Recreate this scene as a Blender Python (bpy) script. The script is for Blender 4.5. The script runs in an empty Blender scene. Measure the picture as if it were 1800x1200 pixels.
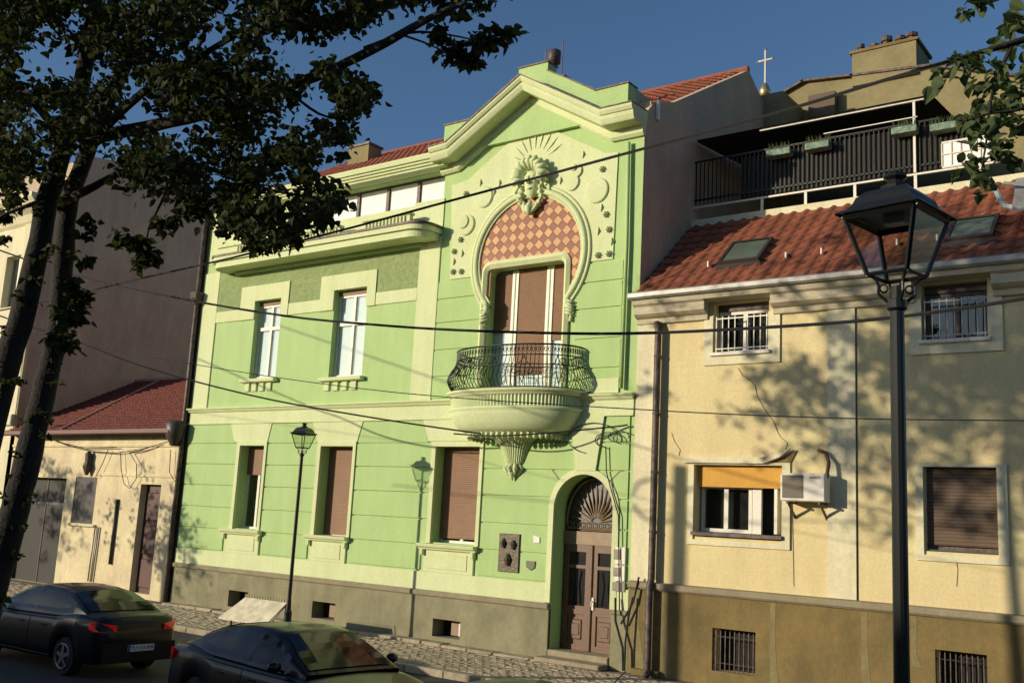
import bpy, math, random
from mathutils import Vector, Matrix, noise as mnoise
random.seed(7)
S = bpy.context.scene
COL = S.collection
R = math.radians
# ------------------------------------------------------------------ camera
CAMP = Vector((0.0, -18.733, 2.9)); FPX = 1793.14
YAW, PIT, ROL = -0.64659, 0.17296, 0.05296
def cam_axes():
    f = Vector((math.sin(YAW)*math.cos(PIT), math.cos(YAW)*math.cos(PIT), math.sin(PIT)))
    r = Vector((math.cos(YAW), -math.sin(YAW), 0)); u = r.cross(f)
    return r*math.cos(ROL)+u*math.sin(ROL), -r*math.sin(ROL)+u*math.cos(ROL), f
CR, CU, CF = cam_axes()
cd = bpy.data.cameras.new('camera'); cam = bpy.data.objects.new('camera', cd); COL.objects.link(cam)
cd.sensor_width = 36; cd.lens = FPX/1800*36; cd.clip_end = 3000; cd.clip_start = 0.1
m = Matrix.Identity(4)
for i in range(3):
    m[i][0] = CR[i]; m[i][1] = CU[i]; m[i][2] = -CF[i]; m[i][3] = CAMP[i]
cam.matrix_world = m
S.camera = cam
def ray(px, py):            # survey helper: direction in which the photograph shows a point
    return CR*((px-900)/FPX) - CU*((py-600)/FPX) + CF
def atY(px, py, Y):
    d = ray(px, py); return CAMP + d*((Y-CAMP.y)/d.y)
def atD(px, py, dep):
    return CAMP + ray(px, py)*dep
# ------------------------------------------------------------------ sky and sun
SUND = Vector((0.8, 1.0, -0.272)).normalized()     # the way sunlight travels
w = bpy.data.worlds.new('World'); S.world = w; w.use_nodes = True
nt = w.node_tree; bg = nt.nodes['Background']
sky = nt.nodes.new('ShaderNodeTexSky'); sky.sky_type = 'NISHITA'; sky.sun_disc = False
sky.sun_elevation = R(12.0); sky.sun_rotation = math.atan2(-SUND.x, -SUND.y)
sky.air_density = 1.0; sky.dust_density = 1.3; sky.ozone_density = 4.0
nt.links.new(sky.outputs[0], bg.inputs[0]); bg.inputs[1].default_value = 0.122
sl = bpy.data.lights.new('sun', 'SUN'); so = bpy.data.objects.new('sun', sl); COL.objects.link(so)
sl.energy = 4.4; sl.angle = R(0.53); sl.color = (1.0, 0.87, 0.66)
so.rotation_euler = SUND.to_track_quat('-Z', 'Y').to_euler()
S.view_settings.view_transform = 'Standard'; S.view_settings.look = 'None'
S.view_settings.exposure = 0.0; S.view_settings.gamma = 1.0
# ------------------------------------------------------------------ materials
def mat(name, col, rough=0.8, var=0.0, vscale=3.0, bump=0.0, bscale=40.0, metal=0.0, col2=None, spec=0.5, coat=0.0, stretch=None, grime=0.0):
    M = bpy.data.materials.new(name); M.use_nodes = True
    n = M.node_tree; b = n.nodes['Principled BSDF']; L = n.links
    b.inputs['Roughness'].default_value = rough; b.inputs['Metallic'].default_value = metal
    b.inputs['Specular IOR Level'].default_value = spec
    if coat: b.inputs['Coat Weight'].default_value = coat; b.inputs['Coat Roughness'].default_value = 0.06
    b.inputs['Base Color'].default_value = (*col, 1)
    tc = n.nodes.new('ShaderNodeTexCoord')
    vec = tc.outputs['Object']
    if stretch:
        mp = n.nodes.new('ShaderNodeMapping'); mp.inputs['Scale'].default_value = stretch
        L.new(vec, mp.inputs[0]); vec = mp.outputs[0]
    if var or col2:
        t = n.nodes.new('ShaderNodeTexNoise'); t.inputs['Scale'].default_value = vscale; t.inputs['Detail'].default_value = 8
        t.inputs['Roughness'].default_value = 0.62
        L.new(vec, t.inputs[0])
        mx = n.nodes.new('ShaderNodeMix'); mx.data_type = 'RGBA'
        mr = n.nodes.new('ShaderNodeMapRange'); mr.inputs[1].default_value = 0.35; mr.inputs[2].default_value = 0.68
        L.new(t.outputs['Fac'], mr.inputs[0]); L.new(mr.outputs[0], mx.inputs[0])
        c2 = col2 if col2 else tuple(c*(1-var) for c in col)
        mx.inputs[6].default_value = (*col, 1); mx.inputs[7].default_value = (*c2, 1)
        out = mx.outputs[2]
        t2 = n.nodes.new('ShaderNodeTexNoise'); t2.inputs['Scale'].default_value = bscale*0.5; t2.inputs['Detail'].default_value = 4
        L.new(tc.outputs['Object'], t2.inputs[0])
        hs = n.nodes.new('ShaderNodeMapRange'); hs.inputs[1].default_value = 0.3; hs.inputs[2].default_value = 0.7
        hs.inputs[3].default_value = 0.92; hs.inputs[4].default_value = 1.06
        L.new(t2.outputs['Fac'], hs.inputs[0])
        hv = n.nodes.new('ShaderNodeHueSaturation'); L.new(out, hv.inputs['Color']); L.new(hs.outputs[0], hv.inputs['Value'])
        if grime:
            m3 = n.nodes.new('ShaderNodeMapping'); m3.inputs['Scale'].default_value = (1.0, 1.0, 0.22)
            t3 = n.nodes.new('ShaderNodeTexNoise'); t3.inputs['Scale'].default_value = 2.2; t3.inputs['Detail'].default_value = 7; t3.inputs['Roughness'].default_value = 0.7
            L.new(tc.outputs['Object'], m3.inputs[0]); L.new(m3.outputs[0], t3.inputs[0])
            r3 = n.nodes.new('ShaderNodeMapRange'); r3.inputs[1].default_value = 0.42; r3.inputs[2].default_value = 0.72
            r3.inputs[3].default_value = 1.0; r3.inputs[4].default_value = 1-grime; L.new(t3.outputs['Fac'], r3.inputs[0])
            h3 = n.nodes.new('ShaderNodeHueSaturation'); L.new(hv.outputs[0], h3.inputs['Color']); L.new(r3.outputs[0], h3.inputs['Value']); hv = h3
        L.new(hv.outputs[0], b.inputs['Base Color'])
    if bump:
        t = n.nodes.new('ShaderNodeTexNoise'); t.inputs['Scale'].default_value = bscale; t.inputs['Detail'].default_value = 6
        L.new(tc.outputs['Object'], t.inputs[0])
        bp = n.nodes.new('ShaderNodeBump'); bp.inputs['Strength'].default_value = bump; bp.inputs['Distance'].default_value = 0.02
        L.new(t.outputs['Fac'], bp.inputs['Height']); L.new(bp.outputs[0], b.inputs['Normal'])
    return M
def rand_tint(M, amt=0.12):
    n = M.node_tree; b = n.nodes['Principled BSDF']; L = n.links
    oi = n.nodes.new('ShaderNodeObjectInfo'); mr = n.nodes.new('ShaderNodeMapRange')
    mr.inputs[3].default_value = 1-amt; mr.inputs[4].default_value = 1+amt; L.new(oi.outputs['Random'], mr.inputs[0])
    hv = n.nodes.new('ShaderNodeHueSaturation')
    lk = b.inputs['Base Color'].links
    if lk: L.new(lk[0].from_socket, hv.inputs['Color'])
    else: hv.inputs['Color'].default_value = b.inputs['Base Color'].default_value
    L.new(mr.outputs[0], hv.inputs['Value']); L.new(hv.outputs[0], b.inputs['Base Color'])
    return M
def glassmat(name, tint=(0.9, 0.95, 0.93), trans=0.85, rough=0.02):
    M = bpy.data.materials.new(name); M.use_nodes = True
    n = M.node_tree; L = n.links; n.nodes.clear()
    o = n.nodes.new('ShaderNodeOutputMaterial'); g = n.nodes.new('ShaderNodeBsdfGlossy'); g.inputs['Roughness'].default_value = rough
    t = n.nodes.new('ShaderNodeBsdfTransparent'); t.inputs[0].default_value = (*tint, 1)
    lw = n.nodes.new('ShaderNodeLayerWeight'); lw.inputs[0].default_value = 0.5
    fr = n.nodes.new('ShaderNodeMath'); fr.operation = 'POWER'; fr.inputs[1].default_value = 3.5; L.new(lw.outputs['Facing'], fr.inputs[0])
    ad = n.nodes.new('ShaderNodeMath'); ad.operation = 'ADD'; ad.inputs[1].default_value = 1-trans-0.09; ad.use_clamp = True
    L.new(fr.outputs[0], ad.inputs[0])
    mx = n.nodes.new('ShaderNodeMixShader'); L.new(ad.outputs[0], mx.inputs[0]); L.new(t.outputs[0], mx.inputs[1]); L.new(g.outputs[0], mx.inputs[2])
    L.new(mx.outputs[0], o.inputs[0]); return M
GREEN = mat('green_render', (0.44, 0.595, 0.25), 0.9, col2=(0.40, 0.555, 0.225), vscale=0.8, bump=0.25, bscale=60, grime=0.10)
LIGHT = mat('pale_green_paint', (0.64, 0.70, 0.40), 0.85, col2=(0.61, 0.66, 0.35), vscale=0.9, bump=0.12, bscale=50, grime=0.10)
MID = mat('relief_green_paint', (0.61, 0.68, 0.38), 0.85, var=0.08, vscale=3, bump=0.1)
ROUGH = mat('roughcast_green', (0.31, 0.385, 0.17), 0.95, col2=(0.22, 0.29, 0.115), vscale=9, bump=1.0, bscale=28, grime=0.12)
PLINTH = mat('plinth_render', (0.29, 0.27, 0.165), 0.95, col2=(0.20, 0.19, 0.11), vscale=1.6, bump=0.5, bscale=25, grime=0.18)
PLCAP = mat('plinth_cap_render', (0.31, 0.265, 0.175), 0.95, col2=(0.23, 0.20, 0.13), vscale=3, bump=0.4)
YELLOW = mat('yellow_render', (0.70, 0.61, 0.32), 0.9, col2=(0.67, 0.53, 0.285), vscale=0.55, bump=0.2, bscale=45, grime=0.12)
CREAMP = mat('pale_cream_paint', (0.76, 0.70, 0.46), 0.9, col2=(0.68, 0.62, 0.42), vscale=1.2, bump=0.15, grime=0.18)
CORN = mat('weathered_cornice_paint', (0.56, 0.50, 0.34), 0.9, col2=(0.42, 0.36, 0.26), vscale=2.5, bump=0.3, stretch=(1, 1, 5))
BROWNP = mat('brown_plinth_render', (0.235, 0.165, 0.06), 0.95, col2=(0.15, 0.115, 0.045), vscale=1.3, bump=0.5, bscale=22, grime=0.2)
STREAK = mat('bare_cement_streak', (0.25, 0.205, 0.095), 0.95, var=0.3, vscale=4, bump=0.4)
CAPST = mat('stone_string', (0.30, 0.255, 0.16), 0.9, col2=(0.24, 0.20, 0.13), vscale=2, bump=0.3)
GABLE = mat('grey_brown_party_wall', (0.58, 0.44, 0.30), 0.95, col2=(0.48, 0.36, 0.25), vscale=0.9, bump=0.6, bscale=20, grime=0.18)
CREAMB = mat('old_cream_render', (0.27, 0.23, 0.115), 0.95, col2=(0.19, 0.16, 0.08), vscale=0.7, bump=0.5, bscale=15)
TILE = rand_tint(mat('red_clay_tile', (0.30, 0.095, 0.045), 0.8, col2=(0.20, 0.062, 0.032), vscale=6, bump=0.3), 0.22)
TILEO = rand_tint(mat('orange_clay_tile', (0.38, 0.11, 0.05), 0.85, col2=(0.24, 0.075, 0.04), vscale=6, bump=0.3), 0.25)
TILED = mat('dark_red_tile', (0.17, 0.032, 0.020), 0.85, col2=(0.12, 0.024, 0.016), vscale=5, bump=0.4)
OLDW = mat('old_plaster', (0.80, 0.70, 0.42), 0.95, col2=(0.60, 0.49, 0.32), vscale=0.9, bump=0.5, bscale=18, grime=0.2)
BLIND = mat('brown_roller_shutter', (0.245, 0.125, 0.058), 0.65, var=0.15, vscale=2)
BLIND2 = mat('dark_brown_shutter', (0.12, 0.075, 0.045), 0.7, var=0.2, vscale=2)
BLINDW = mat('white_blind', (0.80, 0.80, 0.82), 0.7)
BLINDY = mat('mustard_blind', (0.62, 0.32, 0.035), 0.7, var=0.12, vscale=4)
WHITE = mat('white_frame_paint', (0.74, 0.70, 0.60), 0.5, var=0.08, vscale=6)
WOOD = mat('oak_door_wood', (0.17, 0.085, 0.042), 0.5, col2=(0.10, 0.048, 0.026), vscale=7, stretch=(6, 6, 1), bump=0.2)
OAKL = mat('pale_oak_rail', (0.27, 0.17, 0.09), 0.5, var=0.25, vscale=6)
DARKF = mat('dark_brown_frame', (0.045, 0.032, 0.026), 0.5)
IRON = mat('black_iron', (0.018, 0.02, 0.018), 0.42, metal=0.6, bump=0.15)
LAMPP = mat('lamp_post_paint', (0.018, 0.018, 0.017), 0.3, metal=0.3)
PIPE = mat('grey_brown_pipe', (0.05, 0.038, 0.034), 0.6, metal=0.4, col2=(0.16, 0.12, 0.10), vscale=8)
ZINC = mat('zinc_gutter', (0.42, 0.40, 0.36), 0.5, metal=0.3, var=0.3, vscale=3)
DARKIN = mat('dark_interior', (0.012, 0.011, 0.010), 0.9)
GLASS = glassmat('window_glass'); GLASSL = glassmat('lantern_glass', (0.82, 0.86, 0.80), 0.9, 0.05)
SKYL = mat('skylight_glass', (0.12, 0.15, 0.11), 0.22, spec=0.6, var=0.3, vscale=1.5)
BRONZE = mat('bronze_plaque', (0.13, 0.105, 0.075), 0.5, metal=0.4, var=0.4, vscale=12, bump=1.0, bscale=25)
ASPH = mat('asphalt', (0.055, 0.053, 0.052), 0.9, col2=(0.04, 0.039, 0.04), vscale=1.5, bump=0.5, bscale=60)
STONE = rand_tint(mat('pavement_stone', (0.42, 0.345, 0.24), 0.9, col2=(0.28, 0.235, 0.165), vscale=5, bump=0.6, bscale=18), 0.15)
JOINT = mat('pavement_bed', (0.26, 0.23, 0.16), 0.95, var=0.3, vscale=6, bump=0.5)
CABLE = mat('black_cable', (0.012, 0.012, 0.012), 0.7)
BARK = mat('lime_bark', (0.030, 0.025, 0.019), 0.95, col2=(0.012, 0.010, 0.008), vscale=9, stretch=(3, 3, 0.6), bump=1.0, bscale=22)
def leafmat(name, col, col2):
    M = mat(name, col, 0.8, col2=col2, vscale=0.9, spec=0.25)
    n = M.node_tree; L = n.links; b = n.nodes['Principled BSDF']; o = n.nodes['Material Output']
    tr = n.nodes.new('ShaderNodeBsdfTranslucent'); tr.inputs[0].default_value = (col[0]*1.5, col[1]*1.6, col[2]*0.8, 1)
    mx = n.nodes.new('ShaderNodeMixShader'); mx.inputs[0].default_value = 0.22
    L.new(b.outputs[0], mx.inputs[1]); L.new(tr.outputs[0], mx.inputs[2]); L.new(mx.outputs[0], o.inputs[0]); return M
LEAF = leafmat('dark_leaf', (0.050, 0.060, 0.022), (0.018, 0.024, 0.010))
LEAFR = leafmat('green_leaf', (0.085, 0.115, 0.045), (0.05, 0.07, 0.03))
TILEP = rand_tint(mat('ochre_facade_tile', (0.56, 0.27, 0.115), 0.6, col2=(0.54, 0.30, 0.10), vscale=2.2), 0.10)
TILEQ = rand_tint(mat('russet_facade_tile', (0.22, 0.055, 0.02), 0.6, col2=(0.26, 0.085, 0.03), vscale=2.2), 0.16)
# ------------------------------------------------------------------ mesh helpers
ORG = {}
class MB:
    def __init__(s): s.v = []; s.f = []
    def q(s, *pts):
        i = len(s.v); s.v += [tuple(p) for p in pts]; s.f.append(tuple(range(i, i+len(pts)))); return s
    def box(s, x0, x1, y0, y1, z0, z1):
        i = len(s.v)
        s.v += [(x0,y0,z0),(x1,y0,z0),(x1,y1,z0),(x0,y1,z0),(x0,y0,z1),(x1,y0,z1),(x1,y1,z1),(x0,y1,z1)]
        for f in ((0,3,2,1),(4,5,6,7),(0,1,5,4),(1,2,6,5),(2,3,7,6),(3,0,4,7)): s.f.append(tuple(i+k for k in f))
        return s
    def cbox(s, x0, x1, y0, y1, z0, z1, c=0.012):   # front edges (y0) chamfered
        i = len(s.v)
        s.v += [(x0,y1,z0),(x1,y1,z0),(x1,y1,z1),(x0,y1,z1),(x0,y0+c,z0),(x1,y0+c,z0),(x1,y0+c,z1),(x0,y0+c,z1),
                (x0+c,y0,z0+c),(x1-c,y0,z0+c),(x1-c,y0,z1-c),(x0+c,y0,z1-c)]
        for f in ((3,2,1,0),(8,9,10,11),(4,5,9,8),(5,6,10,9),(6,7,11,10),(7,4,8,11),(0,1,5,4),(1,2,6,5),(2,3,7,6),(3,0,4,7)):
            s.f.append(tuple(i+k for k in f))
        return s
    def prism(s, poly, y0, y1):     # poly in XZ, extruded along Y
        n = len(poly); i = len(s.v)
        s.v += [(p[0], y0, p[1]) for p in poly] + [(p[0], y1, p[1]) for p in poly]
        s.f.append(tuple(i+k for k in range(n))); s.f.append(tuple(i+n+k for k in reversed(range(n))))
        for k in range(n):
            a = (k+1) % n; s.f.append((i+k, i+n+k, i+n+a, i+a))
        return s
    def prismx(s, poly, x0, x1):    # poly in YZ, extruded along X
        n = len(poly); i = len(s.v)
        s.v += [(x0, p[0], p[1]) for p in poly] + [(x1, p[0], p[1]) for p in poly]
        s.f.append(tuple(i+k for k in range(n))); s.f.append(tuple(i+n+k for k in reversed(range(n))))
        for k in range(n):
            a = (k+1) % n; s.f.append((i+k, i+n+k, i+n+a, i+a))
        return s
    def prismz(s, poly, z0, z1):
        n = len(poly); i = len(s.v)
        s.v += [(p[0], p[1], z0) for p in poly] + [(p[0], p[1], z1) for p in poly]
        s.f.append(tuple(i+k for k in reversed(range(n)))); s.f.append(tuple(i+n+k for k in range(n)))
        for k in range(n):
            a = (k+1) % n; s.f.append((i+k, i+a, i+n+a, i+n+k))
        return s
    def sweep(s, path, prof):       # path [(x,z)], prof [(y,dz)] open profile
        i = len(s.v); m = len(prof)
        for x, z in path: s.v += [(x, y, z+dz) for y, dz in prof]
        for a in range(len(path)-1):
            for b in range(m-1): s.f.append((i+a*m+b, i+a*m+b+1, i+(a+1)*m+b+1, i+(a+1)*m+b))
        s.f.append(tuple(i+k for k in reversed(range(m)))); s.f.append(tuple(i+(len(path)-1)*m+k for k in range(m)))
        return s
    def tube(s, pts, r, n=6, cap=True):
        pts = [Vector(p) for p in pts]; rs = r if isinstance(r, (list, tuple)) else [r]*len(pts)
        i = len(s.v); t0 = (pts[1]-pts[0]).normalized()
        up = Vector((0,0,1)) if abs(t0.z) < 0.9 else Vector((1,0,0)); a = t0.cross(up).normalized()
        for k, p in enumerate(pts):
            t = (pts[min(k+1,len(pts)-1)]-pts[max(k-1,0)]).normalized()
            a = (a - t*a.dot(t)).normalized(); b = t.cross(a)
            for j in range(n):
                th = 2*math.pi*j/n; s.v.append(tuple(p + (a*math.cos(th)+b*math.sin(th))*rs[k]))
        for k in range(len(pts)-1):
            for j in range(n):
                j2 = (j+1) % n; s.f.append((i+k*n+j, i+k*n+j2, i+(k+1)*n+j2, i+(k+1)*n+j))
        if cap:
            s.f.append(tuple(i+j for j in reversed(range(n)))); s.f.append(tuple(i+(len(pts)-1)*n+j for j in range(n)))
        return s
    def lathe(s, cx, cy, prof, n=16, sx=1, sy=1, a0=0, a1=2*math.pi, rfun=None):
        full = abs(a1-a0-2*math.pi) < 1e-6; m = n if full else n+1; i = len(s.v)
        for r, z in prof:
            for j in range(m):
                th = a0+(a1-a0)*j/n; k = rfun(j, r, z) if rfun else 1
                s.v.append((cx+sx*r*k*math.cos(th), cy+sy*r*k*math.sin(th), z))
        for k in range(len(prof)-1):
            for j in range(n):
                j2 = (j+1) % m; s.f.append((i+k*m+j, i+k*m+j2, i+(k+1)*m+j2, i+(k+1)*m+j))
        return s
    def build(s, name, mt, parent=None, smooth=False, kind=None, label=None):
        me = bpy.data.meshes.new(name); o = Vector(ORG.get(parent.name, (0,0,0))) if parent else Vector((0,0,0))
        me.from_pydata([(a-o.x, b-o.y, c-o.z) for a, b, c in s.v], [], s.f); me.update()
        if smooth: me.polygons.foreach_set('use_smooth', [True]*len(me.polygons))
        ms = mt if isinstance(mt, (list, tuple)) else [mt]
        for x in ms: me.materials.append(x)
        ob = bpy.data.objects.new(name, me); COL.objects.link(ob)
        if parent: ob.parent = parent; ORG[ob.name] = tuple(o)
        if kind: ob['kind'] = kind
        if label: ob['label'] = label
        return ob
def thing(name, label, cat, loc=(0,0,0), group=None, kind=None):
    o = bpy.data.objects.new(name, None); COL.objects.link(o); o.location = loc; ORG[o.name] = tuple(loc)
    if label: o['label'] = label
    if cat: o['category'] = cat
    if group: o['group'] = group
    if kind: o['kind'] = kind
    o.empty_display_size = 0.3
    return o
def tag(o, label, cat, group=None):
    o['label'] = label; o['category'] = cat
    if group: o['group'] = group
    return o
def inst(me, name, parent, loc, rot=None, scale=None):
    ob = bpy.data.objects.new(name, me); COL.objects.link(ob); o = Vector(ORG.get(parent.name, (0,0,0)))
    ob.parent = parent; ob.location = Vector(loc)-o
    if rot: ob.rotation_euler = rot
    if scale: ob.scale = scale
    return ob
def mesh_of(mb, name, mt):
    me = bpy.data.meshes.new(name); me.from_pydata(mb.v, [], mb.f); me.update(); me.materials.append(mt); return me
def text(txt, size, loc, rot, mt, parent, name='lettering', depth=0.002):
    cu = bpy.data.curves.new('tmp', 'FONT'); cu.body = txt; cu.size = size; cu.extrude = depth; cu.align_x = 'CENTER'; cu.align_y = 'CENTER'
    to = bpy.data.objects.new('tmp', cu); COL.objects.link(to)
    dg = bpy.context.evaluated_depsgraph_get(); me = bpy.data.meshes.new_from_object(to.evaluated_get(dg)); bpy.data.objects.remove(to)
    me.materials.clear(); me.materials.append(mt)
    ob = bpy.data.objects.new(name, me); COL.objects.link(ob); o = Vector(ORG.get(parent.name, (0,0,0))); ob.parent = parent
    ob.location = Vector(loc)-o; ob.rotation_euler = rot; return ob
def wall_xz(mb, x0, x1, z0, z1, holes, y0, depth):
    """front faces at y0 with rectangular openings, reveals going back to y0+depth"""
    xs = sorted({x0, x1, *[h[0] for h in holes], *[h[1] for h in holes]}); zs = sorted({z0, z1, *[h[2] for h in holes], *[h[3] for h in holes]})
    xs = [x for x in xs if x0 <= x <= x1]; zs = [z for z in zs if z0 <= z <= z1]
    for a, b in zip(xs, xs[1:]):
        for c, d in zip(zs, zs[1:]):
            mx, mz = (a+b)/2, (c+d)/2
            if any(h[0] < mx < h[1] and h[2] < mz < h[3] for h in holes): continue
            mb.q((a,y0,c),(b,y0,c),(b,y0,d),(a,y0,d))
    for h in holes:
        a, b, c, d = h[:4]; y1 = y0+depth
        mb.q((a,y0,c),(a,y0,d),(a,y1,d),(a,y1,c)); mb.q((b,y0,c),(b,y1,c),(b,y1,d),(b,y0,d))
        mb.q((a,y0,c),(a,y1,c),(b,y1,c),(b,y0,c)); mb.q((a,y0,d),(b,y0,d),(b,y1,d),(a,y1,d))
    return mb
def shutter(parent, x0, x1, z0, z1, y, mt, pitch=0.05, name='roller_shutter'):
    mb = MB(); z = z1
    while z > z0+0.001:
        zb = max(z-pitch, z0)
        mb.q((x0,y-0.011,zb),(x1,y-0.011,zb),(x1,y,z-0.006),(x0,y,z-0.006)); mb.q((x0,y,z-0.006),(x1,y,z-0.006),(x1,y-0.011,z),(x0,y-0.011,z))
        z = zb
    return mb.build(name, mt, parent)
# ================================================================== GROUND
g = MB(); g.q((-400,-400,-0.14),(400,-400,-0.14),(400,400,-0.14),(-400,400,-0.14)); o = g.build('ground', ASPH); o['kind'] = 'structure'
road = MB(); road.q((-120,-13.5,-0.13),(60,-13.5,-0.13),(60,-3.05,-0.13),(-120,-3.05,-0.13)); road = road.build('road', ASPH); road['kind'] = 'structure'
pav = thing('pavement', None, None, (-15,-1.5,0), kind='structure')
MB().box(-60, 20, -3.0, 0.0, -0.3, -0.012).build('paving_bed', JOINT, pav)
# cobbled pavement: setts nearest the camera are single stones, the rest one mesh
sett = MB(); sett.cbox(-0.09, 0.09, 0, 0.1, -0.055, 0.055, 0.012)
sett_me = bpy.data.meshes.new('sett'); sett_me.from_pydata([(x, z, -y) for x, y, z in sett.v], [], [tuple(reversed(f)) for f in sett.f]); sett_me.update(); sett_me.materials.append(STONE)
cells = []
for j in range(22):
    y = -0.42-j*0.122
    if y < -2.8: break
    for i in range(int(48/0.195)):
        x = -40+i*0.195+(0.0975 if j % 2 else 0)
        cells.append((x, y))
vis = [c for c in cells if -15.9 < c[0] < -12.75]
vis.sort(key=lambda c: (c[0]-CAMP.x)**2+(c[1]-CAMP.y)**2); sep = set(vis[:290])
bulk = MB()
for x, y in cells:
    dz = random.uniform(-0.012, 0.008)
    if (x, y) in sep: inst(sett_me, 'cobble', pav, (x+random.uniform(-.008,.008), y+random.uniform(-.006,.006), dz), (random.uniform(-.06,.06), random.uniform(-.05,.05), random.uniform(-.05,.05)), (1, 1, 1))
    elif x < -5: bulk.v; i0 = len(bulk.v); bulk.v += [(x+a, y+b, c+dz) for a, b, c in [(v.co.x, v.co.y, v.co.z) for v in sett_me.vertices]]; bulk.f += [tuple(i0+k for k in p.vertices) for p in sett_me.polygons]
bulk.build('cobbles', STONE, pav, kind='stuff')
x = -26.0
while x < -12.8:
    wd = random.uniform(0.55, 1.0); b = min(x+wd, -12.75)
    s_ = MB().cbox(x+0.012, b-0.012, -0.36-random.uniform(0, .03), -0.02, -0.1, random.uniform(0.03, 0.075), 0.02); s_.build('foot_stone', STONE, pav); x = b
x = -60
k = MB()
while x < 20:
    MB().cbox(x+0.006, x+0.994, -3.14, -3.0, -0.14, 0.004, 0.015).build('kerb_stone', STONE, pav) if -24 < x < -6 else k.box(x+0.006, x+0.994, -3.14, -3.0, -0.14, 0.004)
    x += 1.0
k.build('kerb', STONE, pav, kind='stuff')
# ================================================================== GREEN TOWNHOUSE
GX0, GX1 = -26.05, -10.77
GH = thing('townhouse', 'lime green two storey townhouse with gabled bay, horseshoe arch and round balcony', 'house', (-18.4, 0, 0))
winL = [(-23.55,-22.5,2.28,4.58), (-20.23,-19.03,2.26,4.56), (-16.22,-14.86,2.29,4.55)]
winU = [(-23.53,-22.39,6.5,8.77), (-20.24,-18.99,6.41,8.78)]
bas = [(-23.44,-22.62,0.16,0.6), (-20.07,-19.23,0.18,0.6), (-15.98,-15.15,0.16,0.56)]
DX, DR, DZ = -11.96, 0.75, 3.2            # street door axis, arch radius, springing
BD = (-14.95,-12.72,5.78,8.80)            # balcony door opening
door_hole = (DX-DR, DX+DR, 0.16, DZ+DR)
mb = MB()
wall_xz(mb, GX0, GX1, 1.05, 11.9, winL+winU+[door_hole, BD, (-21.2,-16.55,10.78,11.58)], 0.0, 0.42)
arc = [(DX+DR*math.cos(t), DZ+DR*math.sin(t)) for t in [math.pi*k/20 for k in range(21)]]
for side in (0, 1):                        # spandrels that make the door head round
    pts = arc[:11] if side == 0 else list(reversed(arc[10:]))
    c = (DX+DR, DZ+DR) if side == 0 else (DX-DR, DZ+DR)
    for a, b in zip(pts, pts[1:]): mb.q((c[0],0,c[1]),(a[0],0,a[1]),(b[0],0,b[1])); mb.q((a[0],0,a[1]),(a[0],.5,a[1]),(b[0],.5,b[1]),(b[0],0,b[1]))
mb.prism([(-16.5,11.9),(-10.95,11.9),(-10.95,12.0),(-13.83,13.3),(-16.5,12.0)], 0.0, 0.3)
mb.build('front_wall', GREEN, GH)
sw = MB(); sidep = [(0.02,0.0),(0.02,11.95),(0.4,12.35),(1.33,12.7),(5.48,15.17),(11.5,11.95),(11.5,0.0)]
sw.prismx(sidep, GX1-0.25, GX1); sw.build('party_wall', GABLE, GH)
sw = MB(); sw.prismx([(0.02,0.0),(0.02,11.95),(5.48,15.0),(11.5,11.7),(11.5,0.0)], GX0, GX0+0.25); sw.build('party_wall', GABLE, GH)
MB().box(GX0, GX1, 11.2, 11.5, 0, 12).build('back_wall', GABLE, GH)
# plinth
mb = MB(); px = [GX0-0.02, *[v for h in bas for v in h[:2]], DX-DR-0.03]
wall_xz(mb, GX0-0.02, DX-DR-0.03, 0, 1.05, bas, -0.05, 0.42)
mb.q((DX-DR-0.03,-0.05,0),(DX-DR-0.03,0.1,0),(DX-DR-0.03,0.1,1.05),(DX-DR-0.03,-0.05,1.05))
mb.build('plinth', PLINTH, GH); MB().box(DX+DR+0.03, GX1-0.003, -0.05, 0.0, 0, 1.1).build('plinth', PLINTH, GH)
MB().cbox(GX0-0.04, DX-DR-0.02, -0.10, 0.0, 1.05, 1.18, 0.025).cbox(DX+DR+0.02, GX1-0.005, -0.09, 0.0, 1.1, 1.2, 0.02).build('plinth_cap', PLCAP, GH)
MB().cbox(GX0-0.02, DX-DR-0.12, -0.05, 0.0, 1.18, 1.6, 0.01).cbox(DX+DR+0.13, GX1-0.006, -0.05, 0, 1.2, 1.62, 0.01).build('base_band', LIGHT, GH)
for b_ in bas:
    f = MB().box(b_[0], b_[1], 0.36, 0.38, b_[2], b_[3]).build('cellar_window', DARKIN, GH)
    MB().box(b_[0]+0.28, b_[1]-0.12, 0.30, 0.35, b_[2]+0.03, b_[3]-0.02).build('shutter_board', OAKL, f)
    MB().box(b_[0]+0.52, b_[1]-0.22, 0.28, 0.30, b_[2]+0.03, b_[3]-0.02).build('white_slat', WHITE, f)
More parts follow.
